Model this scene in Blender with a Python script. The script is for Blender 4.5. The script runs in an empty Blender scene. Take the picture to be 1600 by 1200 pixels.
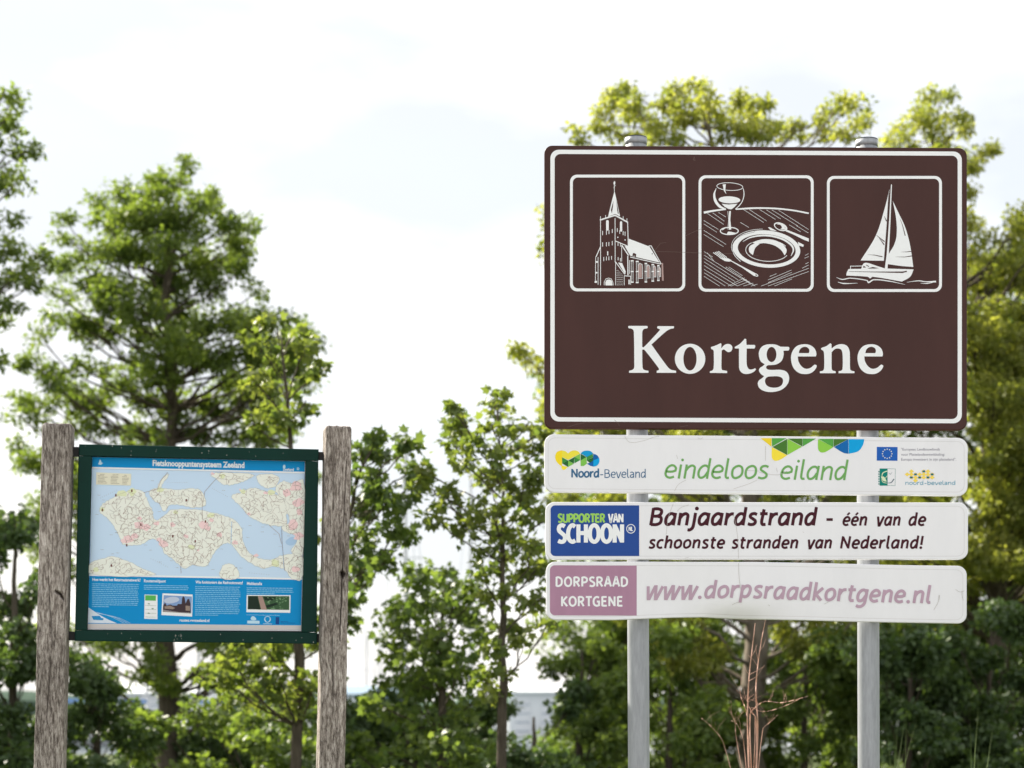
import bpy, math, random
import numpy as np
from mathutils import Vector, noise as mnoise

sc = bpy.context.scene
R = math.radians
random.seed(7)
rng = np.random.default_rng(11)

# ---------------------------------------------------------------- camera, world, sun, exposure
F = 3000.0            # focal length in pixels of the 1600 px wide photograph
HY = 1110.0           # row of the horizon
CH = 1.6              # camera height
cam = bpy.data.cameras.new('camera')
cam_o = bpy.data.objects.new('camera', cam)
sc.collection.objects.link(cam_o)
cam_o.location = (0, 0, CH)
cam_o.rotation_euler = (R(90), 0, 0)
cam.sensor_width = 36
cam.lens = F / 1600 * 36
cam.shift_y = (HY - 600) / 1600
cam.clip_end = 3000
cam.dof.use_dof = True
cam.dof.focus_distance = 7.15
cam.dof.aperture_fstop = 3.4
sc.camera = cam_o

SUN_EL, SUN_AZ = R(38), R(-48)      # behind the trees, to the left
world = bpy.data.worlds.new('World')
sc.world = world
world.use_nodes = True
nt = world.node_tree
bg = nt.nodes['Background']
bg.inputs['Strength'].default_value = 0.10
sky = nt.nodes.new('ShaderNodeTexSky')
sky.sky_type = 'NISHITA'
sky.sun_disc = False
sky.sun_elevation = SUN_EL
sky.sun_rotation = SUN_AZ
sky.altitude = 0
sky.air_density = 1.0
sky.dust_density = 2.2
sky.ozone_density = 1.0
tc = nt.nodes.new('ShaderNodeTexCoord')
mp = nt.nodes.new('ShaderNodeMapping')
mp.inputs['Scale'].default_value = (1, 1, 2.6)
mp.inputs['Location'].default_value = (0.35, 0.1, 0.2)
cn = nt.nodes.new('ShaderNodeTexNoise')
cn.inputs['Scale'].default_value = 2.3
cn.inputs['Detail'].default_value = 7
cn.inputs['Roughness'].default_value = 0.55
cr = nt.nodes.new('ShaderNodeValToRGB')
cr.color_ramp.elements[0].position = 0.40
cr.color_ramp.elements[0].color = (0.82, 0.82, 0.82, 1)
cr.color_ramp.elements[1].position = 0.66
cr.color_ramp.elements[1].color = (0.98, 0.98, 0.98, 1)
mx = nt.nodes.new('ShaderNodeMix')
mx.data_type = 'RGBA'
nt.links.new(tc.outputs['Generated'], mp.inputs[0])
nt.links.new(mp.outputs[0], cn.inputs['Vector'])
nt.links.new(cn.outputs['Fac'], cr.inputs[0])
nt.links.new(cr.outputs[0], mx.inputs['Factor'])
nt.links.new(sky.outputs[0], mx.inputs[6])
cn2 = nt.nodes.new('ShaderNodeTexNoise')          # thicker and thinner cloud
cn2.inputs['Scale'].default_value = 2.9
cn2.inputs['Detail'].default_value = 6
cn2.inputs['Roughness'].default_value = 0.5
cr2 = nt.nodes.new('ShaderNodeValToRGB')
cr2.color_ramp.elements[0].position = 0.42
cr2.color_ramp.elements[0].color = (3.72, 3.84, 3.98, 1)
cr2.color_ramp.elements[1].position = 0.66
cr2.color_ramp.elements[1].color = (6.2, 6.0, 5.8, 1)
nt.links.new(mp.outputs[0], cn2.inputs['Vector'])
nt.links.new(cn2.outputs['Fac'], cr2.inputs[0])
nt.links.new(cr2.outputs[0], mx.inputs[7])
nt.links.new(mx.outputs[2], bg.inputs[0])

sun = bpy.data.lights.new('sun', 'SUN')
sun.energy = 5.0
sun.angle = R(0.6)
sun.color = (1.0, 0.93, 0.80)
sun_o = bpy.data.objects.new('sun', sun)
sd = Vector((math.sin(SUN_AZ) * math.cos(SUN_EL), math.cos(SUN_AZ) * math.cos(SUN_EL), math.sin(SUN_EL)))
sun_o.rotation_euler = sd.to_track_quat('Z', 'Y').to_euler()
sun_o.location = (-20, 20, 30)
sc.collection.objects.link(sun_o)
sc.view_settings.view_transform = 'Standard'
sc.view_settings.look = 'None'
sc.view_settings.gamma = 1
sc.view_settings.exposure = 1.31
sc.render.engine = 'CYCLES'
sc.cycles.max_bounces = 8
sc.cycles.transmission_bounces = 4

# ---------------------------------------------------------------- helpers
def s2l(c):
    c = c / 255.0
    return c / 12.92 if c <= 0.04045 else ((c + 0.055) / 1.055) ** 2.4

def srgb(r, g, b):
    return (s2l(r), s2l(g), s2l(b), 1)

def P(px, py, Y):
    return np.array([(px - 800) / F * Y, Y, CH + (HY - py) / F * Y])

def mat(name, col, rough=0.5, metal=0.0, spec=0.5, var=0.0, vscale=20.0, bump=0.0, bscale=200.0, stretch=(1, 1, 1)):
    m = bpy.data.materials.new(name)
    m.use_nodes = True
    n = m.node_tree
    b = n.nodes['Principled BSDF']
    b.inputs['Base Color'].default_value = col
    b.inputs['Roughness'].default_value = rough
    b.inputs['Metallic'].default_value = metal
    b.inputs['Specular IOR Level'].default_value = spec
    if var or bump:
        t = n.nodes.new('ShaderNodeTexCoord')
        mp_ = n.nodes.new('ShaderNodeMapping')
        mp_.inputs['Scale'].default_value = stretch
        n.links.new(t.outputs['Object'], mp_.inputs[0])
    if var:
        ns = n.nodes.new('ShaderNodeTexNoise')
        ns.inputs['Scale'].default_value = vscale
        ns.inputs['Detail'].default_value = 8
        ns.inputs['Roughness'].default_value = 0.65
        n.links.new(mp_.outputs[0], ns.inputs['Vector'])
        rp = n.nodes.new('ShaderNodeValToRGB')
        rp.color_ramp.elements[0].position = 0.3
        rp.color_ramp.elements[1].position = 0.7
        rp.color_ramp.elements[0].color = tuple(max(0, c * (1 - var)) for c in col[:3]) + (1,)
        rp.color_ramp.elements[1].color = tuple(min(1, c * (1 + var)) for c in col[:3]) + (1,)
        n.links.new(ns.outputs['Fac'], rp.inputs[0])
        n.links.new(rp.outputs[0], b.inputs['Base Color'])
    if bump:
        ns = n.nodes.new('ShaderNodeTexNoise')
        ns.inputs['Scale'].default_value = bscale
        ns.inputs['Detail'].default_value = 6
        n.links.new(mp_.outputs[0], ns.inputs['Vector'])
        bp = n.nodes.new('ShaderNodeBump')
        bp.inputs['Strength'].default_value = bump
        bp.inputs['Distance'].default_value = 0.002
        n.links.new(ns.outputs['Fac'], bp.inputs['Height'])
        n.links.new(bp.outputs[0], b.inputs['Normal'])
    return m

ORG = {}

def empty(name, loc, label, cat, group=None, kind=None):
    o = bpy.data.objects.new(name, None)
    o.location = loc
    o.empty_display_size = 0.2
    sc.collection.objects.link(o)
    ORG[o.name] = np.array(loc, dtype=float)
    o['label'] = label
    o['category'] = cat
    if group: o['group'] = group
    if kind: o['kind'] = kind
    return o

def link_mesh(name, me, parent=None, m=None, label=None, kind=None, origin=None):
    o = bpy.data.objects.new(name, me)
    sc.collection.objects.link(o)
    if m: me.materials.append(m)
    if parent:
        o.parent = parent
        ORG[o.name] = ORG[parent.name]
    elif origin is not None:
        o.location = origin
        ORG[o.name] = np.array(origin, float)
    else:
        ORG[o.name] = np.zeros(3)
    if label: o['label'] = label
    if kind: o['kind'] = kind
    return o

def mk(name, verts, faces, m, parent=None, label=None, kind=None, smooth=False, origin=None):
    """world-space vertices -> one mesh object, local to its parent's base"""
    v = np.asarray(verts, dtype=float).reshape(-1, 3)
    off = ORG[parent.name] if parent else (np.array(origin, float) if origin is not None else np.zeros(3))
    me = bpy.data.meshes.new(name)
    me.from_pydata((v - off).tolist(), [], [tuple(f) for f in faces])
    if smooth:
        me.polygons.foreach_set('use_smooth', [True] * len(me.polygons))
    me.update()
    return link_mesh(name, me, parent, m, label, kind, origin)

def box_vf(c, s, rot=0.0, bev=0.0):
    """box centred at c, size s, bevelled by bev"""
    import bmesh
    bm = bmesh.new()
    bmesh.ops.create_cube(bm, size=1)
    for v in bm.verts:
        v.co = Vector((v.co.x * s[0], v.co.y * s[1], v.co.z * s[2]))
    if bev:
        bmesh.ops.bevel(bm, geom=bm.edges[:], offset=bev, segments=2, profile=0.7, affect='EDGES')
    cr_, sr_ = math.cos(rot), math.sin(rot)
    vs = [(c[0] + v.co.x * cr_ - v.co.y * sr_, c[1] + v.co.x * sr_ + v.co.y * cr_, c[2] + v.co.z) for v in bm.verts]
    fs = [[v.index for v in f.verts] for f in bm.faces]
    bm.free()
    return vs, fs

def merge(*vfs):
    V, Fc = [], []
    for v, f in vfs:
        b = len(V)
        V += [tuple(x) for x in v]
        Fc += [[i + b for i in q] for q in f]
    return V, Fc

def tube(pts, rad, sides=6, cap=True):
    pts = [np.array(p, float) for p in pts]
    V, Fc = [], []
    n = len(pts)
    rad = rad if hasattr(rad, '__len__') else [rad] * n
    for i, p in enumerate(pts):
        d = pts[min(i + 1, n - 1)] - pts[max(i - 1, 0)]
        d = d / (np.linalg.norm(d) + 1e-9)
        a = np.array([1.0, 0, 0]) if abs(d[0]) < 0.8 else np.array([0, 1.0, 0])
        u = np.cross(d, a); u /= np.linalg.norm(u)
        w = np.cross(d, u)
        for k in range(sides):
            t = 2 * math.pi * k / sides
            V.append(p + rad[i] * (math.cos(t) * u + math.sin(t) * w))
    for i in range(n - 1):
        for k in range(sides):
            a, b = i * sides + k, i * sides + (k + 1) % sides
            Fc.append([a, b, b + sides, a + sides])
    if cap:
        Fc.append(list(range(sides))[::-1])
        Fc.append([(n - 1) * sides + k for k in range(sides)])
    return V, Fc

# ---------------------------------------------------------------- flat print engine (2-D art laid on a surface function)
def crom(pts, closed=True, seg=6):
    """Catmull-Rom through pts; a point given as (x, y, 1) is a sharp corner"""
    n = len(pts)
    out = []
    rngi = range(n if closed else n - 1)
    for i in rngi:
        p0 = pts[i]; p1 = pts[(i + 1) % n]
        pm = pts[(i - 1) % n] if (closed or i > 0) else p0
        pp = pts[(i + 2) % n] if (closed or i + 2 < n) else p1
        c0, c1 = len(p0) > 2, len(p1) > 2
        A, B = np.array(p0[:2], float), np.array(p1[:2], float)
        L = np.linalg.norm(B - A)
        def tang(a, b, c):
            a, b, c = (np.array(q[:2], float) for q in (a, b, c))
            d = c - a
            m_ = np.linalg.norm(d)
            return d / m_ * L if m_ > 1e-6 else d * 0
        t0 = (B - A) if c0 else tang(pm, p0, p1)
        t1 = (B - A) if c1 else tang(p0, p1, pp)
        sg = 1 if (c0 and c1) else seg
        for k in range(sg):
            t = k / sg
            h = (2*t**3 - 3*t**2 + 1, t**3 - 2*t**2 + t, -2*t**3 + 3*t**2, t**3 - t**2)
            out.append(tuple(h[0]*A + h[1]*t0 + h[2]*B + h[3]*t1))
    if not closed:
        out.append(tuple(pts[-1][:2]))
    return out

def ell(cx, cy, rx, ry, rot=0, n=40, a0=0, a1=360):
    r = R(rot)
    o = []
    full = abs(a1 - a0) >= 360
    for k in range(n if full else n + 1):
        t = R(a0 + (a1 - a0) * k / n)
        x, y = rx * math.cos(t), ry * math.sin(t)
        o.append((cx + x * math.cos(r) - y * math.sin(r), cy + x * math.sin(r) + y * math.cos(r)))
    return o

def rrect(x0, y0, x1, y1, r, n=6, corners=(1, 1, 1, 1)):
    o = []
    for (cx, cy, a, on) in ((x0+r, y0+r, 180, corners[0]), (x1-r, y0+r, 270, corners[1]), (x1-r, y1-r, 0, corners[2]), (x0+r, y1-r, 90, corners[3])):
        if on:
            for k in range(n + 1):
                t = R(a + 90 * k / n)
                o.append((cx + r * math.cos(t), cy + r * math.sin(t)))
        else:
            sx = x0 if a in (180, 90) else x1
            sy = y0 if a in (180, 270) else y1
            o.append((sx, sy))
    return o

def fill(*contours):
    """even-odd fill of closed contours -> (verts2d, faces)"""
    cu = bpy.data.curves.new('f', 'CURVE')
    cu.dimensions = '2D'
    cu.fill_mode = 'BOTH'
    for c in contours:
        sp = cu.splines.new('POLY')
        sp.points.add(len(c) - 1)
        for q, p in zip(sp.points, c):
            q.co = (p[0], p[1], 0, 1)
        sp.use_cyclic_u = True
    o = bpy.data.objects.new('f', cu)
    me = o.to_mesh()
    V = [(v.co.x, v.co.y) for v in me.vertices]
    Fc = [list(p.vertices) for p in me.polygons]
    o.to_mesh_clear()
    bpy.data.objects.remove(o)
    bpy.data.curves.remove(cu)
    return V, Fc

def strip(pts, w, closed=False):
    """flat strip of width w (number or list) along pts, mitred"""
    n = len(pts)
    p = [np.array(q[:2], float) for q in pts]
    ws = w if hasattr(w, '__len__') else [w] * n
    V, Fc = [], []
    for i in range(n):
        a = p[(i - 1) % n] if (closed or i > 0) else None
        b = p[(i + 1) % n] if (closed or i < n - 1) else None
        def nrm(u, v):
            d = v - u
            l = np.linalg.norm(d)
            d = d / l if l > 1e-9 else np.array([1.0, 0])
            return np.array([-d[1], d[0]])
        if a is None: nn = nrm(p[i], b)
        elif b is None: nn = nrm(a, p[i])
        else:
            n1, n2 = nrm(a, p[i]), nrm(p[i], b)
            s = n1 + n2
            l = np.linalg.norm(s)
            if l < 0.35: nn = n2
            else:
                s /= l
                nn = s / max(0.45, float(np.dot(s, n1)))
        V.append(tuple(p[i] + nn * ws[i] / 2)); V.append(tuple(p[i] - nn * ws[i] / 2))
    for i in range(n if closed else n - 1):
        j = (i + 1) % n
        Fc.append([2*i, 2*i+1, 2*j+1, 2*j])
    return V, Fc

class Art:
    """collects layers of flat print; every item sits a hair above the one before"""
    def __init__(s, surf, base=0.0006):
        s.surf, s.base, s.items, s.marks = surf, base, [], []
    def mark(s):
        if s.items and len(s.items) not in s.marks: s.marks.append(len(s.items))
    def add(s, vf, T=None, lift=0.0):
        V, Fc = vf
        if T: V = [T(*v) for v in V]
        k = len(s.items)
        s.items.append((V, Fc, s.base + lift + 0.00003 * (k % 12)))
        return s
    def build(s, name, m, parent, label=None, kind=None):
        if s.marks:
            cuts, items = [0] + [k for k in s.marks if k < len(s.items)] + [len(s.items)], s.items
            s.marks = []
            for a_, b_ in zip(cuts[:-1], cuts[1:]):
                s.items = items[a_:b_]
                s.build(name, m, parent, label, kind)
            return
        V3, F3 = [], []
        for V, Fc, off in s.items:
            b = len(V3)
            V3 += [s.surf(x, y, off) for x, y in V]
            for q in Fc:
                a = sum(V[q[i]][0] * V[q[(i+1) % len(q)]][1] - V[q[(i+1) % len(q)]][0] * V[q[i]][1] for i in range(len(q)))
                q = [i + b for i in q]
                F3.append(q[::-1] if a > 0 else q)     # rows run downwards: face the viewer
        F3 = [q[::-1] for q in F3]
        for o_, q in enumerate(F3): pass
        me_ = mk(name, V3, F3, m, parent, label, kind)
        # make every face look at the viewer (-Y)
        me = me_.data
        flip = [p.index for p in me.polygons if p.normal.y > 0]
        if flip:
            import bmesh
            bm = bmesh.new(); bm.from_mesh(me); bm.faces.ensure_lookup_table()
            bmesh.ops.reverse_faces(bm, faces=[bm.faces[i] for i in flip])
            bm.to_mesh(me); bm.free()
        return me_

# stroke alphabet: x-height 1, ascender 1.45, capitals 1.38; (adv, [(smooth, closed, points)])
def bowl(top=0.93): return (1, 0, [(.60, .80), (.45, top), (.28, .90), (.12, .68), (.08, .38), (.16, .12), (.30, .07), (.46, .18), (.60, .48)])
G = {
 'o': (.78, [(1, 1, [(.37, .93), (.13, .76), (.08, .45), (.17, .14), (.36, .07), (.60, .24), (.66, .55), (.57, .84)])]),
 'a': (.80, [bowl(), (0, 0, [(.64, 1.0), (.62, .0)])]),
 'd': (.80, [bowl(), (0, 0, [(.62, 1.46), (.62, .0)])]),
 'q': (.80, [bowl(), (0, 0, [(.62, 1.0), (.62, -.4)])]),
 'g': (.80, [bowl(), (1, 0, [(.64, 1.0, 1), (.62, .1), (.58, -.18), (.42, -.36), (.22, -.38), (.06, -.30)])]),
 'e': (.74, [(1, 0, [(.10, .50, 1), (.45, .49), (.62, .56, 1), (.62, .76), (.42, .94), (.20, .84), (.08, .52), (.13, .20), (.34, .06), (.60, .13)])]),
 'n': (.80, [(0, 0, [(.12, 1.0), (.12, .0)]), (1, 0, [(.13, .58), (.26, .82), (.45, .93), (.60, .82), (.62, .58), (.62, .0)])]),
 'h': (.80, [(0, 0, [(.12, 1.46), (.12, .0)]), (1, 0, [(.13, .58), (.26, .82), (.45, .93), (.60, .82), (.62, .58), (.62, .0)])]),
 'm': (1.25, [(0, 0, [(.12, 1.0), (.12, .0)]), (1, 0, [(.13, .58), (.4, .93), (.58, .8), (.6, .0)]), (1, 0, [(.61, .58), (.88, .93), (1.06, .8), (1.08, .0)])]),
 'r': (.58, [(0, 0, [(.12, 1.0), (.12, .0)]), (1, 0, [(.13, .55), (.25, .80), (.40, .91), (.55, .91)])]),
 's': (.66, [(1, 0, [(.56, .86), (.38, .94), (.18, .87), (.15, .68), (.34, .52), (.52, .34), (.48, .13), (.28, .06), (.06, .13)])]),
 't': (.58, [(1, 0, [(.24, 1.28, 1), (.22, .6), (.22, .26), (.30, .08), (.50, .08)]), (0, 0, [(.03, .93), (.52, .93)])]),
 'v': (.72, [(0, 0, [(.06, 1.0), (.28, .01), (.36, .01), (.66, 1.0)])]),
 'w': (1.1, [(0, 0, [(.06, 1.0), (.20, .01), (.27, .01), (.54, .97), (.60, .97), (.68, .01), (.75, .01), (1.05, 1.0)])]),
 'c': (.64, [(1, 0, [(.58, .88), (.40, .94), (.18, .84), (.08, .52), (.13, .20), (.34, .06), (.56, .12)])]),
 'i': (.36, [(0, 0, [(.15, 1.0), (.15, .0)]), ('dot', .19, 1.32)]),
 'j': (.40, [(1, 0, [(.22, 1.0, 1), (.22, .2), (.18, -.2), (.02, -.36), (-.12, -.35)]), ('dot', .26, 1.34)]),
 'l': (.40, [(1, 0, [(.12, 1.46, 1), (.12, .6), (.13, .24), (.20, .08), (.34, .08)])]),
 'p': (.80, [(0, 0, [(.12, 1.0), (.12, -.40)]), (1, 0, [(.13, .62), (.28, .86), (.46, .93), (.62, .78), (.65, .5), (.55, .16), (.36, .06), (.13, .16)])]),
 'k': (.74, [(0, 0, [(.12, 1.46), (.12, .0)]), (0, 0, [(.62, 1.0), (.20, .50), (.62, .0)])]),
 'b': (.80, [(0, 0, [(.12, 1.46), (.12, .0)]), (1, 0, [(.13, .62), (.28, .86), (.46, .93), (.62, .78), (.65, .5), (.55, .16), (.36, .06), (.13, .16)])]),
 'A2': (.72, [(1, 0, [(.10, .84), (.30, .93), (.50, .84), (.55, .62), (.55, .0)]), (1, 0, [(.55, .55), (.28, .50), (.10, .32), (.16, .10), (.32, .06), (.55, .24)])]),
 'y': (.72, [(0, 0, [(.06, 1.0), (.34, .03)]), (0, 0, [(.66, 1.0), (.22, -.38)])]),
 '-': (.66, [(0, 0, [(.12, .50), (.54, .50)])]),
 '.': (.36, [('dot', .15, .09)]),
 '!': (.42, [(0, 0, [(.15, 1.42), (.15, .40)]), ('dot', .15, .09)]),
 ' ': (.52, []),
 'B': (.90, [(0, 0, [(.12, .0), (.12, 1.38)]), (1, 0, [(.12, 1.31, 1), (.45, 1.31), (.66, 1.18), (.64, .88), (.45, .74), (.12, .74, 1)]), (1, 0, [(.45, .74), (.70, .62), (.72, .24), (.50, .07), (.12, .07, 1)])]),
 'N': (1.0, [(0, 0, [(.12, .0), (.12, 1.38)]), (0, 0, [(.13, 1.30), (.78, .08)]), (0, 0, [(.79, 1.38), (.79, .0)])]),
 'D': (.98, [(0, 0, [(.12, .0), (.12, 1.38)]), (1, 0, [(.12, 1.31, 1), (.45, 1.30), (.74, 1.05), (.80, .66), (.70, .26), (.42, .08), (.12, .07, 1)])]),
 'O': (1.06, [(1, 1, [(.50, 1.32), (.20, 1.12), (.10, .68), (.20, .24), (.50, .06), (.80, .24), (.90, .68), (.80, 1.12)])]),
 'R': (.90, [(0, 0, [(.12, .0), (.12, 1.38)]), (1, 0, [(.12, 1.31, 1), (.48, 1.30), (.68, 1.14), (.66, .82), (.45, .66), (.12, .65, 1)]), (0, 0, [(.40, .65), (.76, .0)])]),
 'P': (.86, [(0, 0, [(.12, .0), (.12, 1.38)]), (1, 0, [(.12, 1.31, 1), (.48, 1.30), (.70, 1.12), (.68, .76), (.45, .60), (.12, .59, 1)])]),
 'S': (.82, [(1, 0, [(.68, 1.22), (.44, 1.32), (.18, 1.20), (.16, .92), (.42, .70), (.68, .46), (.62, .14), (.36, .05), (.08, .14)])]),
 'A': (.94, [(0, 0, [(.06, .0), (.42, 1.36), (.50, 1.36), (.86, .0)]), (0, 0, [(.20, .44), (.72, .44)])]),
 'K': (.88, [(0, 0, [(.12, .0), (.12, 1.38)]), (0, 0, [(.74, 1.38), (.22, .72), (.78, .0)])]),
 'T': (.82, [(0, 0, [(.41, 1.24), (.41, .0)]), (0, 0, [(.02, 1.31), (.80, 1.31)])]),
 'G': (1.0, [(1, 0, [(.80, 1.20), (.52, 1.32), (.22, 1.12), (.10, .68), (.20, .24), (.50, .06), (.80, .14, 1), (.80, .66, 1), (.52, .66, 1)])]),
 'E': (.80, [(0, 0, [(.12, .0), (.12, 1.38)]), (0, 0, [(.12, 1.31), (.68, 1.31)]), (0, 0, [(.12, .72), (.62, .72)]), (0, 0, [(.12, .07), (.70, .07)])]),
 'U': (.96, [(1, 0, [(.12, 1.38, 1), (.12, .45), (.24, .12), (.46, .05), (.68, .12), (.80, .45), (.80, 1.38, 1)])]),
 'V': (.88, [(0, 0, [(.06, 1.38), (.39, .02), (.47, .02), (.80, 1.38)])]),
 'C': (.86, [(1, 0, [(.74, 1.20), (.50, 1.32), (.22, 1.12), (.10, .68), (.20, .24), (.48, .06), (.76, .16)])]),
 'H': (1.0, [(0, 0, [(.12, .0), (.12, 1.38)]), (0, 0, [(.80, .0), (.80, 1.38)]), (0, 0, [(.12, .72), (.80, .72)])]),
 'L': (.74, [(0, 0, [(.12, 1.38, 1), (.12, .07, 1), (.66, .07, 1)])]),
}

def text(art, s, x0, x1, base, xh, w, shear=0.0, track=0.0, capw=None):
    """stroke lettering fitted between columns x0 and x1; base is a number or a function of x"""
    art.mark()
    tokens = []
    i = 0
    while i < len(s):
        if s[i] == 'é': tokens.append('é')
        elif s[i] == 'A' and s[i:i+2] == 'A2': tokens.append('A2'); i += 1
        else: tokens.append(s[i])
        i += 1
    adv = [(G['e'] if t == 'é' else G[t])[0] + track for t in tokens]
    tot = sum(adv) - track - 0.12
    xtra = shear * xh * 1.0
    sx = (x1 - x0 - xtra - w * 0.2) / tot
    bf = base if callable(base) else (lambda x: base)
    x = x0 - 0.04 * sx
    wn = w / xh
    for t, a in zip(tokens, adv):
        by = bf(x + a * sx / 2)
        def T(u, v, x=x, by=by):
            return (x + u * sx + v * xh * shear, by - v * xh)
        strokes = (G['e'] if t == 'é' else G[t])[1]
        for st in strokes:
            if st[0] == 'dot':
                cx, cy = T(st[1], st[2])
                art.add(fill(ell(cx, cy, w * 0.62, w * 0.62, n=14)))
                continue
            smooth, closed, pts = st
            q = crom(pts, bool(closed), 5) if smooth else [p[:2] for p in pts]
            if not smooth:
                qq = []
                for A_, B_ in zip(q[:-1], q[1:]):
                    qq += [(A_[0] + (B_[0] - A_[0]) * k / 4, A_[1] + (B_[1] - A_[1]) * k / 4) for k in range(4)]
                q = qq + [q[-1]]
            art.add(strip([T(*p) for p in q], w, bool(closed)))
        if t == 'é':
            art.add(strip([T(.34, 1.16), T(.54, 1.42)], w * 0.8))
        x += a * sx

def builtin_text(s, x0, base, x1, h=None, offset=0.0, shear=0.0):
    """the program's own sans letters, fitted between x0 and x1 (h: capital height in px)"""
    c = bpy.data.curves.new('t', 'FONT')
    c.body = s
    c.offset = offset
    c.shear = shear
    c.resolution_u = 3
    o = bpy.data.objects.new('t', c)
    sc.collection.objects.link(o)
    dg = bpy.context.evaluated_depsgraph_get()
    me = o.evaluated_get(dg).to_mesh()
    V = [(v.co.x, v.co.y) for v in me.vertices]
    Fc = [list(p.vertices) for p in me.polygons]
    o.evaluated_get(dg).to_mesh_clear()
    bpy.data.objects.remove(o)
    bpy.data.curves.remove(c)
    xs = [v[0] for v in V]
    a, b = min(xs), max(xs)
    sx = (x1 - x0) / (b - a)
    sy = h / 0.69 if h else sx
    return [(x0 + (x - a) * sx, base - y * sy) for x, y in V], Fc

# ---------------------------------------------------------------- ground, water
M_ground = mat('meadow', (0.055, 0.075, 0.022, 1), 0.95, spec=0.1, var=0.5, vscale=0.6, bump=0.5, bscale=9)
def sheet(name, x0, x1, y0, y1, z, m, nx=1, ny=1):
    V = [(x0 + (x1 - x0) * i / nx, y0 + (y1 - y0) * j / ny, z) for j in range(ny + 1) for i in range(nx + 1)]
    Fc = [[j*(nx+1)+i, j*(nx+1)+i+1, (j+1)*(nx+1)+i+1, (j+1)*(nx+1)+i] for j in range(ny) for i in range(nx)]
    return mk(name, V, Fc, m, kind='structure')
sheet('ground', -900, 900, -60, 2400, 0, M_ground)
M_asphalt = mat('asphalt', (0.24, 0.235, 0.23, 1), 0.9, spec=0.2, var=0.2, vscale=3, bump=0.6, bscale=60)  # unseen road on the camera side, toned pale to bounce light
M_bounce_paver = mat('bounce_concrete', (0.42, 0.415, 0.40, 1), 0.85, spec=0.2, var=0.2, vscale=8)  # pale slabs added out of view, bouncing light onto the sign faces
sheet('road', -120, 120, -7, 2.2, 0.004, M_asphalt)
sheet('bounce_far_pavement', -120, 120, -16, -7, 0.008, M_bounce_paver)
sheet('bounce_pavement', -120, 120, 2.35, 4.6, 0.008, M_bounce_paver)
v, f = box_vf((0, 2.275, 0.055), (240, 0.14, 0.13), bev=0.01)
mk('kerb', v, f, M_bounce_paver, kind='structure')
M_water = mat('harbour_water', (0.09, 0.12, 0.13, 1), 0.12, spec=0.5, bump=0.6, bscale=2.0)
sheet('harbour_water', -200, 200, 70, 330, 0.004, M_water)

# ---------------------------------------------------------------- materials of the signs
M_brown = mat('brown_sheeting', srgb(68, 43, 40), 0.5, spec=0.2, var=0.10, vscale=2.6, stretch=(2.5, 1, 0.6))
M_brown_print = mat('brown_ink', srgb(68, 43, 40), 0.5, spec=0.16)
M_rim = mat('brown_rim', srgb(62, 34, 27), 0.5, spec=0.2, var=0.15, vscale=40)
M_white = mat('white_sheeting', srgb(229, 229, 233), 0.40, spec=0.35, var=0.03, vscale=3.2, stretch=(3, 1, 0.7))
M_letter = mat('reflective_white', srgb(233, 235, 237), 0.45, spec=0.3, var=0.02, vscale=60)
M_pinkgrey = mat('window_tint', srgb(168, 140, 136), 0.5)
M_galv = mat('galvanised_steel', srgb(152, 155, 160), 0.48, metal=0.25, var=0.17, vscale=22, stretch=(3, 3, 0.5), bump=0.15, bscale=80)
M_dark = mat('dark_plastic', srgb(52, 56, 66), 0.5)
M_scratch = mat('scratch_dirt', srgb(184, 180, 176), 0.7)
M_scratch_l = mat('scratch_light', srgb(104, 84, 78), 0.7)
M_inkbrown = mat('dark_brown_ink', srgb(70, 32, 42), 0.6, spec=0.1)
M_mauve = mat('mauve_film', srgb(168, 128, 152), 0.5, spec=0.2, var=0.05, vscale=9, stretch=(3, 1, 0.6))
M_mauve_l = mat('mauve_ink', srgb(178, 150, 168), 0.5, var=0.06, vscale=12)
M_blue = mat('blue_film', srgb(40, 74, 146), 0.5, spec=0.15, var=0.04, vscale=8)
M_lime = mat('lime_ink', srgb(150, 200, 84), 0.5)
M_green_t = mat('leaf_green_ink', srgb(104, 162, 84), 0.5)
M_navy = mat('petrol_ink', srgb(28, 92, 134), 0.5)
def ink(n, r, g, b): return mat(n, srgb(r, g, b), 0.55, spec=0.18)

YS = 6.9                                  # distance of the sign faces
def sgn(x, y, off=0.0):
    p = P(x, y, YS)
    return (p[0], p[1] - off, p[2])
def dent(x, y):
    if x < 1000: return 0.0
    d = 0.046 * math.exp(-((x - 1148) / 58.0) ** 2 - ((y - 980) / 24.0) ** 2)
    d += 0.006 * math.exp(-((x - 1040) / 120.0) ** 2 - ((y - 930) / 60.0) ** 2)
    d -= 0.006 * math.exp(-((x - 1240) / 90.0) ** 2 - ((y - 925) / 50.0) ** 2)
    return d * min(1.0, (x - 1000) / 40.0) ** 2
def sgn4(x, y, off=0.0):
    p = P(x, y, YS)
    return (p[0], p[1] - off + dent(x, y), p[2])

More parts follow.
